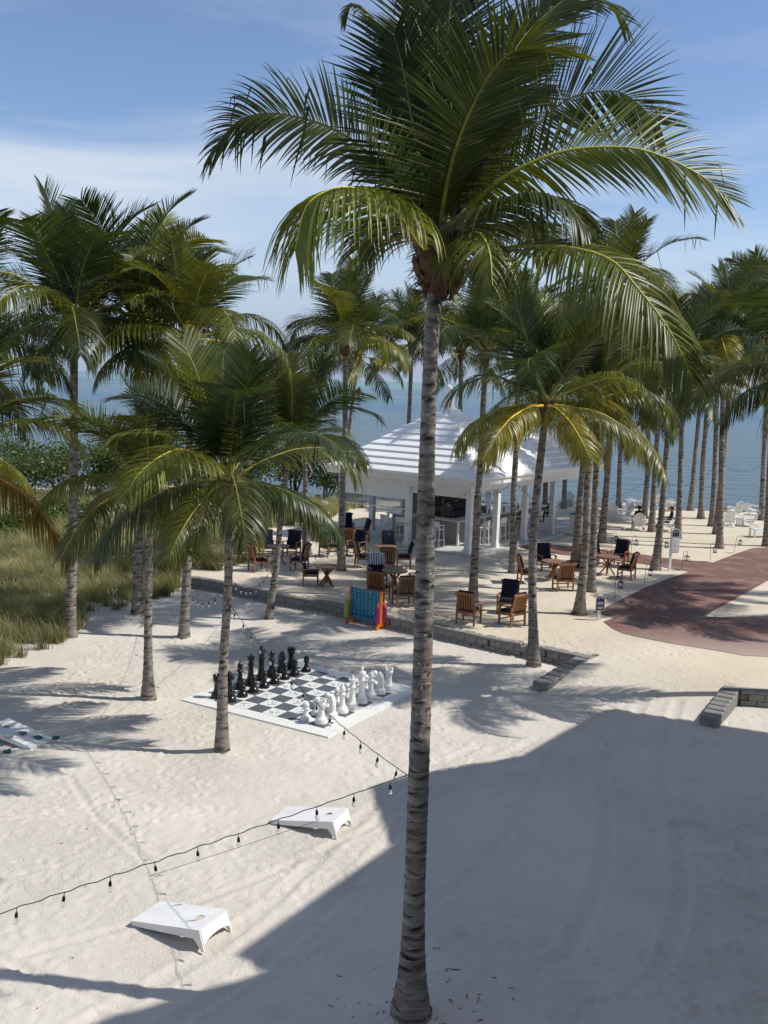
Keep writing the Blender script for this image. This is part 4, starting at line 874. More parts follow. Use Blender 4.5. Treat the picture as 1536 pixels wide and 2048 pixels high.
cf0, cf1 = G(62, 1500), G(105, 1484); ch_ = cornhole('cornhole board with bean bags lying in frond shade', cf0, cf1, (cf0+cf1)/2+Vector((-.95, .42, 0)))
bgm = []
for sd in range(3):
    g = random.Random(sd); bm = bmesh.new(); bmesh.ops.create_cube(bm, size=1)
    bmesh.ops.subdivide_edges(bm, edges=bm.edges, cuts=4, use_grid_fill=True)
    for v in bm.verts:
        x, y, z = v.co*2; e = max(abs(x), abs(y)); th = (1-e**4)*.6+.15
        v.co = Vector((x*.078*(1-.1*abs(y)), y*.078*(1-.1*abs(x)), z*.03*th + .010*math.sin(3*x+sd)*math.cos(2*y+sd) + .012*(x*y if sd else -x)))
    for f in bm.faces: f.smooth = True
    me = bpy.data.meshes.new('bean_bag'); bm.to_mesh(me); bm.free(); bgm.append(me)
def bag(label, u, v, mt, on=True, k=0, lift=0.0, group=None):
    me = bgm[k].copy(); me.materials.append(M[mt]); q = G(u, v, .15 if on else 0)
    z = gsurf(q.x, q.y)+.026
    rt_ = (0, 0, rnd.uniform(0, 3))
    if on:
        mw = ch_.matrix_basis.inverted() @ Vector((q.x, q.y, 0)); z = ch_.location.z + .07+(.225/1.19)*mw.x+.022; 
        q2 = G(u, v, z); mw = ch_.matrix_basis.inverted() @ Vector((q2.x, q2.y, 0)); z = ch_.location.z + .07+(.225/1.19)*mw.x+.020; q = q2
        rt_ = (0, -math.atan(.225/1.19), ch_.rotation_euler.z)
    o = put('bean_bag', me, None, (q.x, q.y, z), rt_); tag(o, label, 'bean bag', group)
bag('teal bean bag near the low edge of the cornhole board', 76, 1476, 'teal_cloth', k=1)
bag('teal bean bag on the sand beside the low edge of the board', 112, 1478, 'teal_cloth', on=False, k=0)
bag('teal bean bag alone on the sand below the cornhole board', 14, 1504, 'teal_cloth', on=False, k=2)
bag('rumpled grey bean bag beside the hole of the cornhole board', 45, 1464, 'grey_cloth', k=2)
bag('flat grey bean bag at the shaded edge of the cornhole board', 17, 1470, 'grey_cloth', k=1)

# ------------------------------------------------------------------ four-in-a-row game
qa, qb = G(701, 1246, .0), G(759, 1259, .0)
d_ = qb-qa; mid = (qa+qb)/2
c4 = thing('giant_four_in_a_row', 'giant blue four in a row game with orange legs before the block wall', 'lawn game', (mid.x, mid.y, gsurf(mid.x, mid.y)-.01), math.atan2(d_.y, d_.x))
PW = d_.length*.93; PH = .88; zb_ = .27; mb = MB(); cw, chh = PW/7, PH/6; nn = 12
for s_ in (-1, 1):
    for i in range(7):
        for j in range(6):
            cx, cz = (i-3)*cw, zb_+(j+.5)*chh; y = s_*.045
            rg = [(cx+.37*cw*math.cos(2*math.pi*k/nn), y, cz+.37*chh*math.sin(2*math.pi*k/nn)) for k in range(nn)]
            ri = [(cx+.37*cw*math.cos(2*math.pi*k/nn), y-s_*.03, cz+.37*chh*math.sin(2*math.pi*k/nn)) for k in range(nn)]
            sq = []
            for k in range(nn):
                a = 2*math.pi*k/nn; c, s2 = math.cos(a), math.sin(a); mm_ = max(abs(c), abs(s2)); sq.append((cx+c/mm_*cw/2, y, cz+s2/mm_*chh/2))
            mb.add(rg+ri+sq, [(k, (k+1) % nn, 2*nn+(k+1) % nn, 2*nn+k) for k in range(nn)] + [(k, (k+1) % nn, nn+(k+1) % nn, nn+k) for k in range(nn)])
mb.build('grid_panel', 'blue_plastic', c4, recalc=True)
for i in range(8):
    mb = MB(); mb.tube([((i-3.5)*cw, 0, zb_-.01), ((i-3.5)*cw, 0, zb_+PH+.015)], .052 if i in (0, 7) else .05, 8); mb.build('column_divider', 'blue_plastic', c4)
mb = MB(); mb.box((0, 0, zb_-.03), (PW+.06, .07, .05)); mb.build('release_bar', 'blue_plastic', c4)
for s_ in (-1, 1):
    x = s_*(PW/2+.06); ol = 'orange_plastic'
    mb = MB(); poly = [(-.24, 0), (-.12, 0), (-.06, .09), (.06, .09), (.12, 0), (.24, 0), (.20, .14), (.07, .24), (.06, 1.17), (.03, 1.2), (-.03, 1.2), (-.06, 1.17), (-.07, .24), (-.20, .14)]
    mb.prism(poly, (x-.03, 0, 0), (0, 1, 0), (0, 0, 1), (.06, 0, 0)); mb.build('end_leg', ol, c4, bevel=.012)
    for y in (-.17, .17):
        mt = 'green_plastic' if s_ < 0 else 'magenta_plastic'
        prof = [(.075, .22)]
        for k in range(14): prof += [(.078, .24+k*.034), (.07, .262+k*.034)]
        mb = MB(); mb.lathe(prof+[(.05, .75)], 12, (x+s_*.02, y, 0)); mb.build('disc_stack', mt, c4)
        mb = MB(); mb.tube([(x+s_*.02, y, .16), (x+s_*.02, y, .86)], .022, 8); mb.build('disc_rod', ol, c4)

# ------------------------------------------------------------------ teak furniture
def chair_proto(mt):
    o = thing('teak_armchair', 'x', 'chair')
    for sx_ in (-1, 1):
        mb = MB(); mb.bar((sx_*.29, .25, 0), (sx_*.29, .25, .60), .05, .05, (0, 1, 0)); mb.build('leg', mt, o)
        mb = MB(); mb.bar((sx_*.29, -.27, 0), (sx_*.29, -.25, .60), .05, .05, (0, 1, 0)); mb.build('leg', mt, o)
        mb = MB()
        for a, b in (((sx_*.30, -.30, .595), (sx_*.30, -.05, .62)), ((sx_*.30, -.05, .62), (sx_*.30, .18, .628)), ((sx_*.30, .18, .628), (sx_*.30, .31, .605))): mb.bar(a, b, .065, .028)
        mb.build('arm', mt, o)
        mb = MB(); mb.bar((sx_*.262, -.19, .36), (sx_*.262, -.36, .955), .035, .05, (1, 0, 0)); mb.build('back_post', mt, o)
    mb = MB(); mb.bar((-.33, -.37, .985), (.33, -.37, .985), .045, .085); mb.build('top_rail', mt, o, bevel=.012)
    mb = MB(); mb.bar((-.262, -.215, .44), (.262, -.215, .44), .03, .06); mb.build('lower_rail', mt, o)
    sl_ = MB(); sl_.bar((0, -.225, .47), (0, -.362, .945), .014, .048, (1, 0, 0)); SL = sl_.mesh('back_slat', mt)
    for k in range(6): put('back_slat', SL, o, ((k-2.5)*.082, 0, 0))
    mb = MB(); mb.bar((-.265, .24, .375), (.265, .24, .375), .03, .07); mb.bar((-.265, -.24, .375), (.265, -.24, .375), .03, .07)
    for sx_ in (-1, 1): mb.bar((sx_*.25, -.225, .375), (sx_*.25, .225, .375), .03, .07)
    mb.build('seat_frame', mt, o)
    mb = MB(); mb.bar((-.265, -.265, .17), (.265, -.265, .17), .022, .035); mb.bar((-.265, .25, .18), (.265, .25, .18), .022, .035); mb.build('stretcher', mt, o)
    mb = MB(); mb.box((0, .015, .455), (.5, .5, .09)); mb.build('seat_cushion', 'navy', o, bevel=.025)
    mb = MB(); mb.box((0, -.235, .765), (.5, .085, .62), Matrix.Rotation(R(15.5), 3, 'X')); mb.build('back_cushion', 'navy', o, bevel=.025)
    return o
def table_proto():
    o = thing('round_table', 'x', 'table')
    mb = MB(); mb.lathe([(.01, .70), (.43, .70), (.455, .71), (.455, .735), (.445, .742), (.01, .744)], 32, smooth=False); mb.build('table_top', 'teak_grey', o)
    for k in range(4):
        a = k*math.pi/2+.5; c, s_ = math.cos(a), math.sin(a)
        mb = MB(); mb.bar((c*.30, s_*.30, 0), (c*.03-s_*.035, s_*.03+c*.035, .36), .05, .05); mb.bar((c*.03-s_*.035, s_*.03+c*.035, .36), (-c*.28, -s_*.28, .70), .05, .05); mb.build('leg', 'teak', o)
    mb = MB(); mb.tube([(0, 0, .14), (0, 0, .68)], .045, 10); mb.build('hub', 'teak', o)
    return o
CH = [chair_proto('teak'), chair_proto('teak_grey')]; TBL = table_proto()
first = {}
def place(proto, pos, rz, label, group, sc_=1.0):
    o = proto if id(proto) not in first else copy_tree(proto)
    first[id(proto)] = 1
    o.location = pos; o.rotation_euler = (0, 0, rz); o.scale = (sc_,)*3
    o['label'] = label; o['group'] = group
    return o
CHAIRS = [(516, 1141, 30, 'teak armchair at the dune side table with its slatted back outward'), (536, 1113, 295, 'navy cushioned armchair half behind the leaning palm trunk'), (583, 1113, 255, 'black backed armchair facing out at the dune side table'), (598, 1140, 165, 'teak armchair in profile at the dune side table'),
 (621, 1169, 5, 'teak armchair in profile alone at the small table by the block wall'),
 (657, 1112, 40, 'dark armchair behind the drooping palm frond tips'), (698, 1102, 75, 'teak armchair with slatted back beside the terrace palm trunk'), (693, 1072, 280, 'navy cushioned armchair at the table nearest the pavilion curtain'), (723, 1083, 195, 'armchair in profile at the table nearest the pavilion curtain'), (712, 1112, 235, 'armchair with dark cushion turned toward the terrace palm'),
 (726, 1134, 12, 'navy cushioned armchair in profile at the middle terrace table'), (772, 1146, 95, 'teak armchair with its back out at the middle terrace table'), (776, 1113, 272, 'navy cushioned armchair on the pavilion side of the middle table'), (807, 1134, 182, 'dark armchair in profile on the palm side of the middle table'),
 (757, 1200, 68, 'slatted teak armchair behind the four in a row game'), (806, 1211, 108, 'slatted teak armchair partly behind the big palm trunk'), (836, 1184, 190, 'armchair nearly hidden by the big palm trunk'), (754, 1167, 285, 'teak armchair carrying the striped towel'),
 (937, 1246, 62, 'sunlit teak armchair at the palm foot by the wall edge'), (1023, 1249, 128, 'sunlit teak armchair with gapped slats near the bowed palm'), (1015, 1226, 252, 'navy cushioned armchair facing the two sunlit teak chairs'),
 (1052, 1166, 5, 'dark armchair half behind the bowed palm trunk'), (1091, 1141, 285, 'deep blue cushioned armchair at the table behind the bowed palm'), (1125, 1181, 100, 'slatted teak armchair with its back out between two palms'), (1152, 1156, 190, 'armchair hidden between two palm trunks'),
 (1195, 1131, 300, 'navy cushioned armchair half behind a palm at the far right table'), (1238, 1131, 240, 'black covered armchair at the far right table'), (1252, 1157, 150, 'slatted teak armchair beside the row of lanterns'), (1174, 1141, 5, 'armchair squeezed behind the palm pair at the far right table')]
towel_chair = None
for i, (u, v, az, lab) in enumerate(CHAIRS):
    q = at_px(u, v); o = place(CH[0 if u > 850 else i % 2], (q.x, q.y, q.z-.005), R(az-90), lab, 'teak armchairs on the terrace')
    if 'towel' in lab: towel_chair = o
for u, v, lab in [(556, 1128, 'round teak table in the dune side group of chairs'), (653, 1172, 'round teak table by the block wall with one chair'), (690, 1094, 'round teak table behind the terrace palm'), (769, 1128, 'round teak table in the middle of the terrace'), (788, 1182, 'round teak table behind the four in a row game'), (1106, 1161, 'round teak table behind the bowed palm trunk'), (1214, 1149, 'round teak table beside the brick path lanterns')]:
    q = at_px(u, v); place(TBL, (q.x, q.y, q.z-.005), rnd.uniform(0, 1), lab, 'round teak tables')
# towel over the back of one chair
g = random.Random(2); vs = []; fs = []; nu, nv = 12, 14
for j in range(nv):
    t = j/(nv-1)*2-1
    for i in range(nu):
        x = (i/(nu-1)-.5)*.62; w_ = .012*math.sin(i*1.4)+.006*math.sin(j*1.1+i)
        s_ = t*.34
        z = 1.055-max(0, abs(s_)-.06)*(1.35 if s_ > 0 else 1)
        yb = (-.235+(1.055-z)*.285+w_) if s_ > .03 else (-.435-w_ if s_ < -.03 else -.335-s_*-3.2)
        vs.append((x*(1+.06*abs(t)), yb, z + .008*math.sin(i*.9)))
for j in range(nv-1):
    for i in range(nu-1): fs.append((j*nu+i, j*nu+i+1, (j+1)*nu+i+1, (j+1)*nu+i))
mb = MB(); mb.add(vs, fs, 0, True); tw_ = mb.build('towel', 'striped_towel', None, towel_chair.location, towel_chair.rotation_euler, recalc=False)
sm_ = tw_.modifiers.new('solid', 'SOLIDIFY'); sm_.thickness = .012
tag(tw_, 'blue and white striped towel draped over a teak chair back', 'towel')

# ------------------------------------------------------------------ pavilion bar
PC = G(935, 1108, TZ+.06); PA = R(54.5)
pv = thing('bar_pavilion', 'open white pavilion bar with stepped white pyramid roofs', 'pavilion', (PC.x, PC.y, TZ), PA)
mb = MB(); mb.box((6.05, 3.4, .03), (13.0, 7.8, .12)); mb.build('floor', 'floor_slab', pv)
px_ = [(0, 0), (2.35, 0), (5.04, 0), (7.92, 0), (12.1, 0), (0, 3.1), (0, 6.8), (2.35, 6.8), (5.04, 6.8), (7.92, 5.95), (12.1, 5.95), (12.1, 3.0)]
ps = MB(); ps.box((0, 0, 1.4), (.24, .24, 2.62)); ps.box((0, 0, .17), (.30, .30, .16)); ps.box((0, 0, 2.62), (.30, .30, .12)); PST = ps.mesh('post', 'white_paint')
for x, y in px_: put('post', PST, pv, (x, y, 0))
for a, b in [((-.14, 0), (12.24, 0)), ((-.14, 6.8), (6.6, 6.8)), ((6.7, 5.95), (12.24, 5.95))]:
    mb = MB(); mb.bar((a[0], a[1], 2.86), (b[0], b[1], 2.86), .22, .34); mb.build('beam', 'white_paint', pv)
for x, ye in ((0, 6.685), (12.1, 5.835)):
    mb = MB(); mb.bar((x, .115, 2.865), (x, ye, 2.865), .22, .34); mb.build('beam', 'white_paint', pv)
mb = MB(); mb.box((6.05, 2.97, 3.055), (13.0, 6.8, .05)); mb.box((3.4, 6.80, 3.054), (7.6, .84, .05)); mb.build('ceiling', 'white_paint', pv)
for a, b in [((-.5, -.46), (12.66, -.46)), ((-.5, 7.30), (7.3, 7.30)), ((7.36, 6.40), (12.66, 6.40))]:
    mb = MB(); mb.bar((a[0], a[1], 3.12), (b[0], b[1], 3.12), .05, .26); mb.build('fascia', 'white_paint', pv)
for x, ye in ((-.47, 7.27), (12.63, 6.37), (7.33, 7.27)):
    mb = MB(); mb.bar((x, -.43 if x != 7.33 else 6.43, 3.12), (x, ye, 3.12), .05, .26); mb.build('fascia', 'white_paint', pv)
def pyramid(cx, cy, half, z0, z1, n_, dz):
    for k in range(n_):
        h0 = half*(1-k/n_)+.10; h1 = half*(1-(k+1)/n_)+.10; za = z0+(z1-z0)*k/n_+dz; zb2 = z0+(z1-z0)*(k+1)/n_+dz
        mb = MB(); lip = .085
        rw = [(h0, za-.03), (h0, za+lip), (h1-.02, zb2+.02)]
        vs = [(cx+sx_*h, cy+sy_*h, z) for h, z in rw for sx_, sy_ in ((-1, -1), (1, -1), (1, 1), (-1, 1))]
        fs = [(r_*4+j, r_*4+(j+1) % 4, (r_+1)*4+(j+1) % 4, (r_+1)*4+j) for r_ in range(2) for j in range(4)]
        fs.append((8, 9, 10, 11) if k == n_-1 else (3, 2, 1, 0))
        mb.add(vs, fs); mb.build('roof_course', 'white_roof', pv, bevel=.012, recalc=True)
    mb = MB(); mb.box((cx, cy, z1+.22+dz), (.42, .42, .5)); mb.box((cx, cy, z1+.50+dz), (.36, .36, .06)); mb.lathe([(.15, z1+.52), (.06, z1+.58), (.06, z1+.64), (.12, z1+.68), (.16, z1+.76), (.165, z1+.84), (.13, z1+.93), (.06, z1+.98), (.01, z1+.99)], 16, (cx, cy, dz)); mb.build('finial', 'white_roof', pv)
pyramid(3.4, 3.4, 3.86, 3.26, 6.16, 11, 0)
pyramid(9.19, 2.955, 3.41, 3.255, 6.06, 11, -.012)
# rolled-down weather curtain on the dune side
mb = MB(); mb.box((-.02, 4.95, 2.38), (.05, 3.44, .62)); mb.build('curtain_top', 'white_paint', pv)
mb = MB(); mb.box((-.02, 4.95, 1.86), (.02, 3.44, .42)); mb.build('curtain_window', 'clear_vinyl', pv)
mb = MB(); mb.box((-.02, 4.95, 1.63), (.05, 3.44, .05)); mb.build('curtain_hem', 'white_paint', pv)
mb = MB(); mb.box((-.02, 1.55, 2.55), (.05, 2.84, .28)); mb.build('curtain_roll', 'white_paint', pv)
# L-shaped bar, back bar, bottles
def loc(x, y, z=0): c, s_ = math.cos(PA), math.sin(PA); return Vector((PC.x+x*c-y*s_, PC.y+x*s_+y*c, TZ+z))
cn = thing('bar_counter', 'L shaped bar counter with pale top inside the pavilion', 'counter', loc(0, 0, .09), PA)
mb = MB(); mb.box((1.55, 3.25, 1.08), (.62, 3.9, .06)); mb.box((5.55, 1.55, 1.081), (8.62, .62, .06)); mb.build('counter_top', 'counter_top', cn, bevel=.008)
mb = MB(); mb.box((1.72, 3.3, .525), (.2, 3.6, 1.05)); mb.box((5.6, 1.72, .525), (8.0, .2, 1.048)); mb.build('counter_front', 'bar_front', cn)
for x, y in ((1.3, 1.3), (1.3, 3.2), (1.3, 5.1), (3.6, 1.3), (6.0, 1.3), (8.4, 1.3)):
    mb = MB(); mb.box((x, y, .525), (.07, .07, 1.05)); mb.build('counter_leg', 'white_paint', cn)
bb = thing('back_bar', 'dark back bar cabinet with shelves inside the pavilion', 'cabinet', loc(0, 0, .09), PA)
mb = MB(); mb.box((5.6, 3.9, .5), (4.4, .6, 1.0)); mb.build('base_cabinet', 'bar_dark', bb)
mb = MB(); mb.box((5.6, 4.15, 1.62), (4.4, .1, 1.2)); mb.build('back_panel', 'bar_dark', bb)
for z in (1.3, 1.65): mb = MB(); mb.box((5.6, 4.0, z), (4.3, .2, .03)); mb.build('shelf', 'bar_dark', bb)
fr = thing('fridge_cabinet', 'tall grey cabinet behind the curtained side of the bar', 'cabinet', loc(3.3, 4.9, .09), PA)
mb = MB(); mb.box((0, 0, 1.0), (.7, 1.1, 2.0)); mb.build('body', 'bar_front', fr, bevel=.01)
mb = MB(); mb.box((-.36, 0, 1.0), (.02, 1.0, 1.86)); mb.build('door', 'grey_cloth', fr)
sl_ = MB(); sl_.lathe([(.035, 0), (.037, .02), (.037, .17), (.015, .22), (.013, .29), (.016, .30), (.002, .30)], 10); BOT = sl_.mesh('bottle', 'bottle_glass')
for k in range(16):
    z = 1.41 if k % 2 else 1.765
    q = loc(3.7+(k//2)*.52, 3.98, z-.001); o = put('bottle', BOT, None, q); o.color = rnd.choice([(1, 1, 1, 1), (4, 2, .8, 1), (6, 6, 6, 1), (2, .5, .4, 1)])
    tag(o, 'bottle on the dark back bar shelves', 'bottle', 'bottles on the back bar')
for k in range(9):
    q = loc(2.6+k*.72, 1.72, 1.2); o = put('bottle', BOT, None, q); o.scale = (1.3, 1.3, .8); o.color = rnd.choice([(3, 3, 3, 1), (4, 2, .8, 1), (6, 6, 6, 1)])
    tag(o, 'bottle standing on the bar counter', 'bottle', 'bottles on the bar counter')
def stool_proto():
    o = thing('bar_stool', 'x', 'bar stool'); mt = 'white_plastic'
    for sx_ in (-1, 1):
        mb = MB(); mb.bar((sx_*.24, .22, 0), (sx_*.20, .18, .74), .035, .035, (0, 1, 0)); mb.build('leg', mt, o)
        mb = MB(); mb.bar((sx_*.24, -.24, 0), (sx_*.21, -.19, .74), .035, .035, (0, 1, 0)); mb.bar((sx_*.21, -.19, .74), (sx_*.22, -.25, 1.12), .035, .035, (0, 1, 0)); mb.build('leg', mt, o)
        mb = MB(); mb.bar((sx_*.23, -.22, .96), (sx_*.24, .12, .95), .04, .03); mb.bar((sx_*.24, .12, .95), (sx_*.205, .16, .76), .03, .03, (0, 1, 0)); mb.build('arm', mt, o)
    mb = MB(); mb.box((0, 0, .765), (.46, .44, .045)); mb.build('seat', mt, o, bevel=.01)
    mb = MB(); mb.box((0, -.225, 1.0), (.42, .02, .26), Matrix.Rotation(R(9), 3, 'X')); mb.build('backrest', mt, o)
    mb = MB(); mb.bar((-.23, .21, .28), (.23, .21, .28), .03, .03); mb.bar((-.23, -.23, .28), (.23, -.23, .28), .03, .03)
    for sx_ in (-1, 1): mb.bar((sx_*.232, -.22, .3), (sx_*.232, .2, .3), .03, .03)
    mb.build('footrest', mt, o)
    return o
ST_ = stool_proto()
for x, y, a, lab in [(.55, 1.9, -90, 'left'), (.5, 3.75, -80, 'left'), (.55, 4.6, -95, 'left'), (.6, 2.65, -92, 'left'), (2.2, .6, 0, 'r'), (3.0, .55, 5, 'r'), (3.75, .6, -6, 'r'), (4.5, .55, 3, 'r'), (5.9, .5, 0, 'r'), (7.3, .5, 10, 'r'), (9.0, .6, -5, 'r')]:
    place(ST_, loc(x, y, .09), PA+R(a), 'white bar stool on the curtained side of the bar' if lab == 'left' else 'white bar stool along the path side of the bar', 'white bar stools')
# white cabinet standing at the pavilion end
q = at_px(1156, 1071); wc = thing('service_cabinet', 'white box cabinet with dark top between pavilion and palms', 'cabinet', (q.x, q.y, q.z-.01), R(54))
mb = MB(); mb.box((0, 0, .56), (.75, .65, 1.0)); mb.build('body', 'white_paint', wc, bevel=.01)
mb = MB(); mb.box((0, 0, 1.08), (.8, .7, .04)); mb.build('top', 'bar_dark', wc)
for sx_ in (-1, 1):
    for sy_ in (-1, 1): mb = MB(); mb.box((sx_*.33, sy_*.28, .03), (.06, .06, .07)); mb.build('foot', 'iron', wc)

# ------------------------------------------------------------------ adirondack chairs on the beach
def adiron_proto():
    o = thing('adirondack_chair', 'x', 'chair'); mt = 'white_plastic'
    for k in range(5):
        x = (k-2)*.105; top_ = 1.0-.05*abs(k-2)**1.6
        mb = MB(); mb.bar((x*.85, -.20, .26), (x*1.2, -.52, top_), .016, .085, (1, 0, 0), t2=.105); mb.build('back_slat', mt, o)
    mb = MB(); mb.bar((-.26, -.36, .56), (.26, -.36, .56), .03, .06); mb.bar((-.26, -.24, .30), (.26, -.24, .30), .03, .06); mb.build('back_rail', mt, o)
    for k in range(5):
        mb = MB(); t = k/4; mb.box((0, .34-t*.5, .37-t*.10), (.54, .1, .02), Matrix.Rotation(R(12), 3, 'X')); mb.build('seat_slat', mt, o)
    for sx_ in (-1, 1):
        mb = MB(); mb.bar((sx_*.28, .38, 0), (sx_*.28, .36, .55), .03, .09, (1, 0, 0)); mb.build('leg', mt, o)
        mb = MB(); mb.bar((sx_*.25, .38, .36), (sx_*.25, -.56, .03), .03, .10, (1, 0, 0)); mb.build('leg', mt, o)
        mb = MB(); mb.box((sx_*.31, .05, .565), (.14, .78, .025)); mb.build('arm', mt, o)
    return o
AD = adiron_proto()
for u, v, az, lab in [(1221, 1040, 85, 'white adirondack chair with its back toward the terrace'), (1247, 1041, 200, 'white adirondack chair in profile near the pavilion end palms'), (1276, 1060, 80, 'white adirondack chair in front of the seated dark haired guest'), (1336, 1061, 170, 'white adirondack chair holding the guest in black'), (1454, 1052, 85, 'white adirondack chair by the slim palm pair, back outward'), (1497, 1052, 165, 'white adirondack chair in profile beside the low white tables'), (1472, 1033, 95, 'white adirondack chair with broad back nearer the shore'), (1270, 1013, 200, 'x'), (1258, 1008, 250, 'x'), (1336, 1012, 90, 'x'), (1345, 1022, 200, 'x'), (1488, 1016, 90, 'x'), (1512, 1030, 150, 'x'), (1303, 1018, 120, 'x'), (1143, 1011, 60, 'white adirondack chair pulled up beside the shore palm')]:
    q = at_px(u, v); place(AD, (q.x, q.y, q.z-.01), R(az-90), lab if lab != 'x' else 'white adirondack chair along the stony shoreline', 'white adirondack chairs')
def side_table(label, u, v, wx, wy, hh, rz):
    q = at_px(u, v); o = thing('side_table', label, 'table', (q.x, q.y, q.z-.01), rz, 'low white tables')
    mb = MB(); mb.box((0, 0, hh-.03), (wx, wy, .05)); mb.build('table_top', 'white_plastic', o)
    for sx_ in (-1, 1):
        for sy_ in (-1, 1): mb = MB(); mb.box((sx_*(wx/2-.06), sy_*(wy/2-.06), hh/2-.03), (.07, .07, hh-.06)); mb.build('leg', 'white_plastic', o)
side_table('low white bench table by the brick path bend', 1524, 1074, 1.2, .6, .46, R(8))
side_table('small white table between the adirondack chairs', 1476, 1050, .5, .5, .48, .2)
side_table('small white table beside the guest in black', 1308, 1050, .5, .5, .48, .4)

# ------------------------------------------------------------------ lanterns and signs
def lantern_proto():
    o = thing('hook_lantern', 'x', 'lantern')
    pts = [(0, 0, -.1), (0, 0, .72)] + [(.09-.09*math.cos(R(t)), 0, .72+.09*math.sin(R(t))) for t in range(20, 181, 20)] + [(.18, 0, .66)]
    mb = MB(); mb.tube(pts, .009, 6); mb.build('hook', 'iron', o)
    cg = MB(); cz = .40
    for sx_ in (-1, 1):
        for sy_ in (-1, 1): cg.bar((.18+sx_*.065, sy_*.065, cz), (.18+sx_*.065, sy_*.065, cz+.19), .012, .012, (0, 1, 0))
    cg.box((.18, 0, cz), (.155, .155, .02)); cg.box((.18, 0, cz+.19), (.155, .155, .016))
    cg.tube([(.18, 0, cz+.198), (.18, 0, .665)], .005, 5); cage = cg.build('cage', 'iron', o)
    mb = MB(); mb.add([(.18-.09, -.09, cz+.2), (.18+.09, -.09, cz+.2), (.18+.09, .09, cz+.2), (.18-.09, .09, cz+.2), (.18, 0, cz+.255)], [(0, 1, 4), (1, 2, 4), (2, 3, 4), (3, 0, 4), (3, 2, 1, 0)]); mb.build('cap', 'iron', cage)
    for k in range(4):
        a = k*math.pi/2; mb = MB(); mb.box((.18+math.cos(a)*.062, math.sin(a)*.062, cz+.095), (.004, .112, .16), Matrix.Rotation(a, 3, 'Z')); mb.build('pane', 'clear_glass', cage)
    mb = MB(); mb.tube([(.18, 0, cz+.011), (.18, 0, cz+.09)], .03, 10); mb.build('candle', 'sign_white', cage)
    return o
LN = lantern_proto()
for u, v, lab in [(1229, 1197, 'hook lantern in the sand nearest the small blue sign'), (1288, 1171, 'hook lantern at the path edge before the tall sign'), (1363, 1141, 'hook lantern just beyond the tall post sign'), (1222, 1099, 'x'), (1323, 1113, 'x'), (1420, 1123, 'hook lantern at the corner where the two brick arms meet'), (1468, 1106, 'leaning hook lantern at the top of the brick path'), (1262, 1107, 'x')]:
    q = at_px(u, v); o = place(LN, (q.x, q.y, q.z), rnd.uniform(-.5, .4), lab if lab != 'x' else 'hook lantern along the far side of the brick cross path', 'hook lanterns')
    o.rotation_euler.y = rnd.uniform(-.04, .1)
def sign(name, label, u, v, ph, bw, bh, rz, kind):
    q = at_px(u, v); o = thing(name, label, 'sign', (q.x, q.y, q.z), rz)
    mb = MB(); mb.box((-.0 if kind == 'small' else -bw/2+.04, .0, ph/2-.1), (.09, .07, ph+.2)); mb.build('post', 'sign_white', o)
    def panel(w_, h_, z0, y0, th, mt, nm, par=o):
        prof = [(-w_/2, 0), (w_/2, 0), (w_/2, h_-w_*.42)] + [(w_/2*math.cos(R(t)), h_-w_*.42+w_*.42*math.sin(R(t))) for t in range(15, 180, 15)] + [(-w_/2, h_-w_*.42)]
        m_ = MB(); m_.prism(prof, (0, y0, z0), (1, 0, 0), (0, 0, 1), (0, th, 0)); return m_.build(nm, mt, par)
    z0 = ph-bh
    bd = panel(bw, bh, z0, -.065, .03, 'sign_white', 'board')
    if kind == 'tall':
        panel(bw*.86, bh*.30, z0+bh*.67, -.069, .004, 'sign_blue', 'blue_panel', bd)
        m_ = MB(); m_.box((0, -.0675, z0+bh*.34), (bw*.80, .003, bh*.58)); m_.build('notice_sheet', 'sign_white', bd)
        m_ = MB(); m_.box((0, -.067, z0+bh*.34), (bw*.86, .002, bh*.62)); m_.build('sheet_border', 'sign_blue', bd)
        for k in range(9): m_ = MB(); m_.box((-.02*(k % 3), -.0705, z0+bh*(.10+.055*k)), (bw*(.6-.06*(k % 3)), .002, .010)); m_.build('text_line', 'grey_shirt', bd)
    else:
        panel(bw*.9, bh*.92, z0+bh*.03, -.069, .004, 'sign_blue', 'blue_panel', bd)
        for k, (w_, z) in enumerate([(.55, .52), (.7, .42), (.62, .22), (.5, .13)]): m_ = MB(); m_.box((0, -.0705, z0+bh*z), (bw*w_, .003, .016)); m_.build('text_line', 'sign_white', bd)
    m_ = MB(); zc = z0+bh*(.83 if kind == 'tall' else .76); rr_ = bw*.2
    m_.tube([(rr_*math.cos(R(t)), -.0715, zc+rr_*math.sin(R(t))) for t in range(-20, 201, 20)], .008, 5); m_.build('emblem', 'sign_white', bd)
    return o
sign('path_sign', 'small navy sign on a white post at the tip of the brick path', 1197, 1240, .82, .30, .50, R(12), 'small')
sign('path_sign', 'tall white post sign with notice sheet beside the brick path', 1345, 1140, 1.72, .36, 1.0, R(14), 'tall')
sign('grass_sign', 'small white framed sign in the dune grass behind a palm', 164, 1080, 1.25, .42, .75, R(10), 'small')

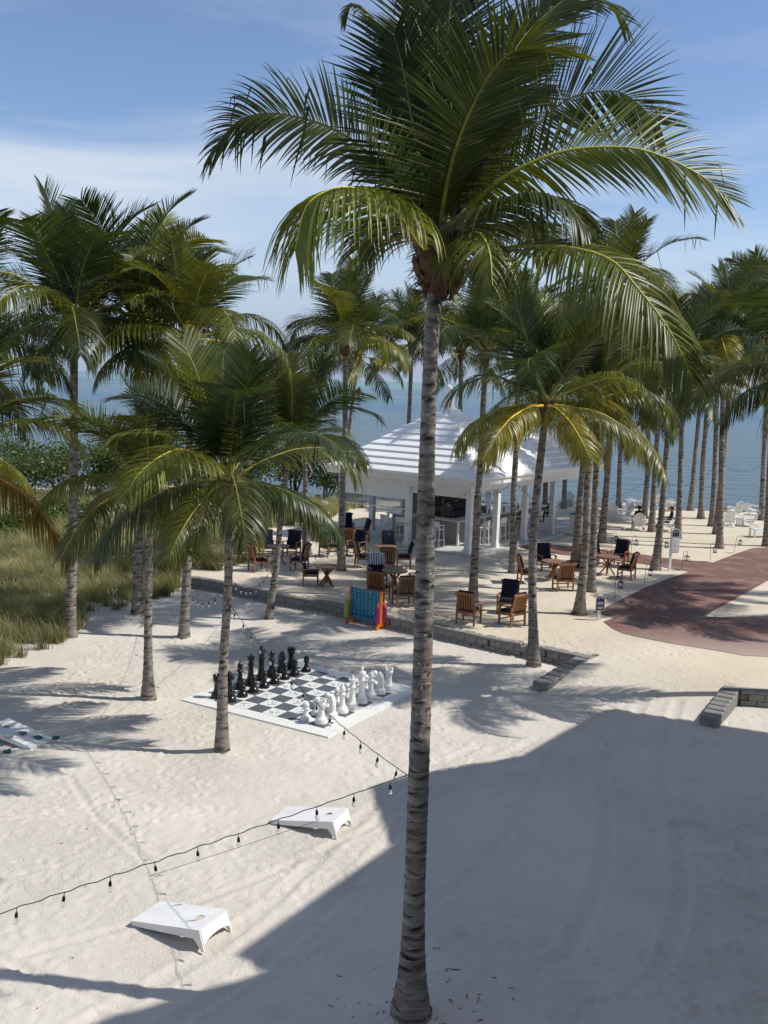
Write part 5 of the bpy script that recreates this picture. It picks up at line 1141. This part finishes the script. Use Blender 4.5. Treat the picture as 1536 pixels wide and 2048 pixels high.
# ------------------------------------------------------------------ string lights
sk = MB(); sk.lathe([(.008, -.07), (.013, -.075), (.022, -.10), (.024, -.15), (.018, -.155), (.004, -.155)], 10); sk.tube([(0, 0, 0), (0, 0, -.075)], .0055, 5); sk.v = [(x*.72, y*.72, z*.68) for x, y, z in sk.v]; SOCK = sk.mesh('socket', 'cord')
bl = MB(); bl.lathe([(.012, -.155), (.016, -.17), (.027, -.20), (.029, -.22), (.022, -.245), (.008, -.256), (.001, -.257)], 10); bl.v = [(x*.72, y*.72, z*.68) for x, y, z in bl.v]; BULB = bl.mesh('bulb', 'clear_glass')
def string(label, a, b, sag, n_, thick=.0055, wires=True, wav=.012, group='string lights'):
    a = Vector(a); b = Vector(b); o = thing('string_lights', label, 'string lights', a, 0, group); d = b-a
    pt = lambda t: d*t + Vector((0, 0, -4*sag*t*(1-t)))
    K = n_*5; g = random.Random(n_); pts = [pt(k/K) + Vector((0, 0, wav*math.sin(k*1.9)*math.sin(math.pi*k/K))) for k in range(K+1)]
    mb = MB(); mb.tube(pts, thick, 5); mb.build('cord', 'cord', o)
    for k in range(n_):
        t = (k+.5)/n_; q = pt(t); s_ = put('socket', SOCK, o, q+Vector((0, 0, .006)), (g.uniform(-.12, .12), g.uniform(-.12, .12), g.uniform(0, 3))); put('bulb', BULB, s_)
    return o
A0 = PT(815, 1550, 10.95); EA = PT(-330, 1935, 8.4)
sa = string('light string running from the big palm out over the cornhole boards', A0, EA, .02, 13)
mb = MB(); mb.tube([PT(640, 1640, 10.35)-A0, PT(470, 1697, 9.95)-A0, PT(300, 1752, 9.55)-A0], .0025, 4); mb.build('guy_wire', 'cord', sa)
lp = thing('light_pole', 'wooden pole holding a light string left of the cornhole boards', 'pole', (EA.x, EA.y, gsurf(EA.x, EA.y)))
mb = MB(); mb.tube([(0, 0, -.2), (0, 0, EA.z+.05)], [.06, .05], 10); mb.build('post', 'bark', lp); mb = MB(); mb.tube([(0, 0, EA.z+.05), (0, 0, EA.z+.09)], .065, 10); mb.build('cap', 'iron', lp)
string('light string crossing over the chess board to the slender palm', A0, PT(447, 1190, 18.9), .28, 15)
string('light string hanging between the slender palm and the tall palm behind it', PT(437, 1190, 18.95), PT(367, 1172, 27.4), .25, 7)
string('light string from the leaning palm to the pavilion corner', PT(545, 1131, 29.95), PT(938, 982, 40.5), .35, 20)
string('light string between the slender palm and the leaning palm', PT(450, 1146, 19.05), PT(545, 1131, 29.95), .5, 10)
string('light string along the pavilion eave to the palm by the side posts', PT(958, 986, 40.6), PT(1027, 962, 37.8), .2, 10)
string('light string from the pavilion side palm toward the shore palms', PT(1030, 962, 37.8), PT(1131, 992, 57), .6, 24)
string('light string over the dune grass to the short shaded palm', PT(150, 1108, 27.1), PT(607, 1025, 41.5), .35, 30)
string('light string over the dune grass running out to the left', PT(140, 1108, 27.1), (-10.1, 21.5, 2.9), .4, 10)
string('beach light string from the shore palm to the slim palms', PT(1135, 985, 57.5), PT(1292, 962, 53.5), .7, 16)
string('beach light string between slim palms beyond the tall sign', PT(1318, 955, 49), PT(1428, 935, 50), .6, 14)
string('beach light string between the slim palm pair and the path side palms', PT(1448, 930, 50), PT(1527, 925, 52), .35, 10)

# ------------------------------------------------------------------ people
def person(name, label, pos, rz, pose, shirt, pants, skin='skin', hgt=1.0):
    J = {}
    if pose == 'stand':
        J = dict(pel=(0, 0, .96), spi=(0, .01, 1.18), che=(0, .02, 1.36), nec=(0, .03, 1.50), hea=(0, .05, 1.60), top=(0, .04, 1.73),
                 shl=(-.18, .02, 1.41), ell=(-.26, .04, 1.13), hal=(-.20, .26, 1.06), fil=(-.18, .34, 1.05), shr=(.18, .02, 1.41), elr=(.27, .05, 1.13), har=(.21, .26, 1.05), fir=(.19, .34, 1.04),
                 hil=(-.10, 0, .90), knl=(-.11, .02, .50), anl=(-.11, -.02, .09), tol=(-.12, .14, .03), hir=(.10, 0, .90), knr=(.11, .02, .50), anr=(.11, -.02, .09), tor=(.12, .14, .03))
    else:
        s = {'sit': .78, 'low': .40}[pose]; bk = -.02 if pose == 'sit' else -.16; kz = s+.04 if pose == 'sit' else s+.12; fz = .32 if pose == 'sit' else .08
        J = dict(pel=(0, 0, s+.10), spi=(0, bk*.6, s+.32), che=(0, bk, s+.50), nec=(0, bk+.02, s+.64), hea=(0, bk+.06, s+.74), top=(0, bk+.06, s+.87),
                 shl=(-.18, bk, s+.55), ell=(-.25, bk+.10, s+.29), hal=(-.18, bk+.33, s+.30), fil=(-.15, bk+.41, s+.31), shr=(.18, bk, s+.55), elr=(.25, bk+.10, s+.29), har=(.18, bk+.33, s+.30), fir=(.15, bk+.41, s+.31),
                 hil=(-.10, .04, s+.07), knl=(-.13, .44, kz), anl=(-.13, .44 if pose == 'sit' else .62, fz+.06), tol=(-.14, .58 if pose == 'sit' else .76, fz), hir=(.10, .04, s+.07), knr=(.13, .44, kz), anr=(.13, .44 if pose == 'sit' else .62, fz+.06), tor=(.14, .58 if pose == 'sit' else .76, fz))
    Rr = dict(pel=.14, spi=.125, che=.145, nec=.055, hea=.088, top=.075, shl=.06, ell=.043, hal=.032, fil=.022, shr=.06, elr=.043, har=.032, fir=.022, hil=.09, knl=.06, anl=.042, tol=.035, hir=.09, knr=.06, anr=.042, tor=.035)
    E_ = [('pel', 'spi'), ('spi', 'che'), ('che', 'nec'), ('nec', 'hea'), ('hea', 'top'), ('che', 'shl'), ('shl', 'ell'), ('ell', 'hal'), ('hal', 'fil'), ('che', 'shr'), ('shr', 'elr'), ('elr', 'har'), ('har', 'fir'), ('pel', 'hil'), ('hil', 'knl'), ('knl', 'anl'), ('anl', 'tol'), ('pel', 'hir'), ('hir', 'knr'), ('knr', 'anr'), ('anr', 'tor')]
    ks = list(J); me = bpy.data.meshes.new('body'); me.from_pydata([J[k] for k in ks], [(ks.index(a), ks.index(b)) for a, b in E_], [])
    t_ = bpy.data.objects.new('tmp', me); C.objects.link(t_)
    sm = t_.modifiers.new('s', 'SKIN')
    for i, k in enumerate(ks): me.skin_vertices[0].data[i].radius = (Rr[k], Rr[k]*(.8 if k in ('pel', 'spi', 'che') else 1)); me.skin_vertices[0].data[i].use_root = (k == 'pel')
    t_.modifiers.new('u', 'SUBSURF').levels = 2
    dg = bpy.context.evaluated_depsgraph_get(); bme = bpy.data.meshes.new_from_object(t_.evaluated_get(dg)); bpy.data.objects.remove(t_)
    bme.name = 'body'; bme.materials.clear()
    for q in (shirt, pants, skin, 'black_cloth'): bme.materials.append(M[q])
    zone = {}
    for a, b in E_:
        m_ = 0
        if a in ('hea', 'nec') or b in ('hal', 'har', 'fil', 'fir'): m_ = 2
        if a[:2] in ('hi', 'kn') or b[:2] == 'hi': m_ = 1
        if b[:2] == 'to' and b != 'top': m_ = 3
        zone[(a, b)] = m_
    for f in bme.polygons:
        f.use_smooth = True; best = 9; c = f.center
        for (a, b), m_ in zone.items():
            A_ = Vector(J[a]); B_ = Vector(J[b]); d = B_-A_; t = max(0, min(1, (c-A_).dot(d)/d.length_squared)); dist = (A_+d*t-c).length
            if dist < best: best = dist; f.material_index = m_
    o = thing(name, label, 'person', pos, rz); o.scale = (hgt,)*3
    put('body', bme, o)
    h = Vector(J['hea']); mb = MB(); vs = []; fs = []; n_ = 12
    for i in range(7):
        ph_ = i/6*2.0
        for j in range(n_):
            a = 2*math.pi*j/n_; r_ = .112*math.sin(ph_) if i else .004; fy = math.sin(a)
            zlow = math.cos(ph_)*.115; zlow = max(zlow, .02) if fy > .35 else zlow
            vs.append((h.x+r_*math.cos(a)*.95, h.y-.018+r_*fy*1.05, h.z+.05+zlow))
    for i in range(6):
        for j in range(n_): fs.append((i*n_+j, i*n_+(j+1) % n_, (i+1)*n_+(j+1) % n_, (i+1)*n_+j))
    mb.add(vs, fs, 0, True); mb.build('hair', 'hair', o, recalc=False)
    mb = MB(); mb.box((h.x, h.y+.10, h.z-.0), (.03, .035, .045)); mb.build('nose', skin, o, bevel=.006)
    return o
person('person', 'bartender in a grey shirt standing behind the bar', loc(2.9, 2.9, .09), PA+R(140), 'stand', 'grey_shirt', 'black_cloth')
person('person', 'guest in dark red top seated on a stool at the bar', loc(5.9, .5, .09), PA, 'sit', 'maroon_cloth', 'black_cloth')
person('person', 'guest in black seated on a stool at the far end of the bar', loc(9.0, .6, .09), PA+R(-5), 'sit', 'black_cloth', 'black_cloth')
q = at_px(1276, 1060); person('person', 'dark haired guest in black sitting with back to the terrace', (q.x, q.y+.02, q.z), R(-10), 'low', 'black_cloth', 'black_cloth')
q = at_px(1336, 1061); person('person', 'guest in black leaning back in a white beach chair', (q.x, q.y, q.z), R(80), 'low', 'black_cloth', 'black_cloth')

# ------------------------------------------------------------------ channel marker, shore rocks
q = G(717, 801, -.55); mk = thing('channel_marker', 'dark channel marker post standing far out in the sea', 'channel marker', q)
mb = MB(); mb.tube([(0, 0, -1.5), (0, 0, 4.6)], .28, 10); mb.build('pile', 'marker_green', mk)
mb = MB(); mb.box((0, -.4, 3.6), (1.3, .08, 1.1)); mb.build('daymark', 'marker_green', mk)
mb = MB(); mb.box((0, 0, 4.8), (.5, .5, .5)); mb.build('light_housing', 'marker_green', mk); mb = MB(); mb.box((.35, 0, .5), (1.1, .6, .7)); mb.build('ladder_platform', 'marker_green', mk)
RK = []
for sd in range(4):
    bm = bmesh.new(); bmesh.ops.create_icosphere(bm, subdivisions=2, radius=.3); g = random.Random(sd)
    for v in bm.verts: v.co = Vector((v.co.x*1.3, v.co.y, v.co.z*.7))*(1+g.uniform(-.16, .16))
    me = bpy.data.meshes.new('shore_rock'); bm.to_mesh(me); bm.free(); me.materials.append(M['rock']); RK.append(me)
for k in range(70):
    x = -2+k*.62+rnd.uniform(-.3, .3) if k < 48 else rnd.uniform(-24, -4); y = 59.6+rnd.uniform(-.5, .9)
    s_ = rnd.uniform(.5, 1.25); o = put('shore_rock', RK[k % 4], None, (x, y, gsurf(x, y)+.08*s_), (0, 0, rnd.uniform(0, 6)), (s_,)*3)
    tag(o, 'pale boulder in the rock line along the water edge', 'rock', 'rocks along the shoreline')

# ------------------------------------------------------------------ dune grass
edge = [(-200, 1400, 0), (0, 1338, 0), (60, 1312, 0), (122, 1288, 0), (182, 1234, 0), (250, 1214, 0), (330, 1197, 0), (372, 1166, 0), (430, 1143, TZ), (505, 1122, TZ), (517, 1102, TZ), (500, 1078, TZ), (560, 1056, TZ), (640, 1042, TZ), (735, 1016, TZ)]
EP = [G(u, v, z) for u, v, z in edge]
poly = [(-34, EP[0].y)] + [(q.x, q.y) for q in EP] + [(-1.5, 56), (-34, 56)]
def inpoly(x, y):
    P_ = np.array(poly); n_ = len(P_); c = np.zeros(len(x), bool); j = n_-1
    for i in range(n_):
        xi, yi = P_[i]; xj, yj = P_[j]
        c ^= ((yi > y) != (yj > y)) & (x < (xj-xi)*(y-yi)/(yj-yi+1e-12)+xi); j = i
    return c
rg = np.random.default_rng(11)
NC = 2600
cx = rg.uniform(-34, 2, NC*4); cy = rg.uniform(18, 56, NC*4)
kp_ = inpoly(cx, cy) & (cx > -0.46*cy) & ((rg.random(NC*4) < 0.65) | (cy < 38)); cx = cx[kp_][:NC]; cy = cy[kp_][:NC]
npb = np.where(cy < 36, 62, 34); ci = np.repeat(np.arange(len(cx)), npb); nb = len(ci)
ch = rg.uniform(.5, 1.05, len(cx)); tone = rg.random(len(cx))
az = rg.uniform(0, 6.283, nb); rr = np.abs(rg.normal(0, .12, nb)); bxp = cx[ci]+rr*np.cos(az); byp = cy[ci]+rr*np.sin(az)
hh = ch[ci]*rg.uniform(.6, 1.15, nb); lean = rg.uniform(.15, .95, nb); wind = np.array([-.35, .05])
dirx = np.cos(az)*lean+wind[0]; diry = np.sin(az)*lean+wind[1]
bz = gz(bxp, byp)-.03
SEG = 4; wb = rg.uniform(.006, .012, nb)*np.where(byp > 38, 1.7, 1.15); pa_ = rg.uniform(0, 6.283, nb)
rows = []
for k in range(SEG+1):
    t = k/SEG; hx = dirx*hh*t**2*.85; hy = diry*hh*t**2*.85; hz_ = hh*(t-.38*t**2.4*np.minimum(1, lean))
    ww = wb*(1-t*.93); c0 = np.stack([bxp+hx, byp+hy, bz+hz_], 1); wv = np.stack([np.cos(pa_)*ww, np.sin(pa_)*ww, 0*ww], 1)
    rows.append(np.stack([c0-wv, c0+wv], 1))
V = np.stack(rows, 1).reshape(-1, 3); base = (np.arange(nb)*(SEG+1)*2)[:, None, None]; kk = (np.arange(SEG)*2)[None, :, None]
Fg = (base+kk+np.array([0, 1, 3, 2])[None, None]).reshape(-1, 4)
me = npmesh('dune_grass', V, Fg, ['grass_blade']); tag(put('dune_grass', me), 'tall wispy olive dune grass between the sand and the shore', 'grass', None, 'stuff')

# ------------------------------------------------------------------ shrubs and mangroves behind the grass
def leafy(name, label, pos, hgt, rad, nl, seed, group, leaf=.055, trunks=3, crown0=.35, col=(1, 1, 1), flat=.7, wood=True):
    g = np.random.default_rng(seed); gr = random.Random(seed); o = thing(name, label, 'tree' if wood else 'shrub', pos, 0, group)
    tips = []; mb = MB()
    for t in range(trunks):
        a = gr.uniform(0, 6.28); b0 = Vector((gr.uniform(-.2, .2), gr.uniform(-.2, .2), -.1)); p_ = b0.copy(); pts = [p_.copy()]; d = Vector((math.cos(a)*.5, math.sin(a)*.5, 1)).normalized(); L_ = hgt*.75
        for k in range(6):
            d = (d+Vector((gr.uniform(-.35, .35), gr.uniform(-.35, .35), gr.uniform(-.1, .2)))).normalized(); p_ = p_+d*L_/6; pts.append(p_.copy())
            if k >= 2:
                for _ in range(2):
                    a2 = gr.uniform(0, 6.28); e2 = p_+Vector((math.cos(a2)*rad*.6, math.sin(a2)*rad*.6, gr.uniform(-.1, .5)*hgt*.3)); m2_ = (p_+e2)/2+Vector((0, 0, .1)); mb.tube([p_, m2_, e2], [.03, .02, .008], 5, cap=False); tips.append(e2); tips.append(m2_)
        tips.append(p_); mb.tube(pts, [.075-.009*k for k in range(7)], 7, cap=False)
    mb.build('trunk' if wood else 'stem', 'bark', o)
    tp = np.array([tuple(q) for q in tips]); c = tp[g.integers(0, len(tp), nl)] + g.normal(0, 1, (nl, 3))*np.array([rad*.22, rad*.22, hgt*.085])
    c[:, 2] = np.maximum(c[:, 2], hgt*crown0*g.uniform(.4, 1, nl))
    nrm = g.normal(0, 1, (nl, 3)) + np.array([0, 0, .7]); nrm /= np.linalg.norm(nrm, axis=1)[:, None]
    u_ = np.cross(nrm, g.normal(0, 1, (nl, 3))); u_ /= np.linalg.norm(u_, axis=1)[:, None]; v_ = np.cross(nrm, u_)
    s_ = leaf*g.uniform(.6, 1.3, nl)[:, None]
    V = np.stack([c-u_*s_*1.4, c-v_*s_*.7, c+u_*s_*1.4, c+v_*s_*.7], 1).reshape(-1, 3)
    me = npmesh('foliage', V, np.arange(nl*4).reshape(-1, 4), ['bush_leaf'], smooth=False); f = put('crown' if wood else 'foliage', me, o); f.color = (*col, 1)
    return o
for i, (u, v, hgt, rad, nl, lab) in enumerate([(40, 1010, 4.3, 3.0, 3800, 'spreading mangrove tree behind the grass at the left edge'), (120, 1000, 4.0, 2.3, 3000, 'mangrove tree at the waterside behind the tall grass edge palm'), (190, 1010, 3.6, 1.2, 1500, 'thin bare stemmed mangrove standing against the water'), (255, 1008, 3.9, 1.9, 2600, 'mangrove tree on the shore behind the palm trunks'), (355, 1005, 3.4, 2.0, 2600, 'mangrove tree hidden behind the slender palm crown'), (480, 1002, 3.2, 2.0, 2400, 'mangrove tree on the shore left of the terrace'), (585, 1003, 3.6, 1.9, 2600, 'mangrove tree near the start of the sandy dune path'), (652, 1003, 3.4, 1.7, 2400, 'mangrove tree just left of the pavilion curtain')]):
    q = G(u, v, .1); q.z = gzs(q.x, q.y)
    leafy('mangrove_tree', lab, q, hgt, rad, nl, 30+i, 'mangroves along the shore', leaf=.075, trunks=1 if 'thin' in lab else 4, crown0=.45 if 'thin' in lab else .25, col=(1.25, 1.2, .95))
for i, (u, v, hgt, rad, lab) in enumerate([(20, 1090, 1.3, 1.3, 'x'), (75, 1072, 1.4, 1.3, 'x'), (118, 1062, 1.6, 1.3, 'x'), (205, 1058, 1.2, 1.2, 'x'), (245, 1052, 1.1, 1.2, 'x'), (330, 1045, 1.2, 1.2, 'x'), (410, 1036, 1.2, 1.2, 'x'), (700, 1012, 1.3, 1.0, 'x'), (560, 1025, 1.2, 1.2, 'x')]):
    q = G(u, v, .1); q.z = gzs(q.x, q.y)
    leafy('coastal_shrub', 'rounded green shrub at the back of the dune grass', q, hgt, rad*rnd.uniform(.8, 1.3), 1500, 60+i, 'shrubs behind the dune grass', leaf=.06, trunks=5, crown0=.1, col=(1.7, 1.75, 1.1), wood=False)

# ------------------------------------------------------------------ leaf litter scattered over the sand
g = random.Random(21); mb = MB()
for k in range(90):
    if k < 60:
        a = g.uniform(0, 6.28); r_ = g.uniform(.35, 1.9)*g.uniform(.5, 1); x, y = mb0.x+math.cos(a)*r_, mb0.y+math.sin(a)*r_
    else: x, y = g.uniform(-7.5, 9), g.uniform(10, 26)
    z = gsurf(x, y)+.006; a = g.uniform(0, 6.28); ln_ = g.uniform(.02, .10) if k % 12 else g.uniform(.12, .25); c, s_ = math.cos(a), math.sin(a); bn = g.uniform(-.3, .3)*ln_; wd = g.uniform(.004, .009)
    pts = [Vector((x+c*ln_*(t-.5)-s_*bn*4*t*(1-t), y+s_*ln_*(t-.5)+c*bn*4*t*(1-t), 0)) for t in (0, .33, .67, 1)]
    for q in pts: q.z = gsurf(q.x, q.y)+.008
    mb.tube(pts, [wd*.5, wd, wd*.8, wd*.2], 4, cap=False)
lt_ = mb.build('leaf_litter', 'fibre', recalc=False); tag(lt_, 'dry leaf scraps and twigs scattered on the sand', 'leaf litter', None, 'stuff')
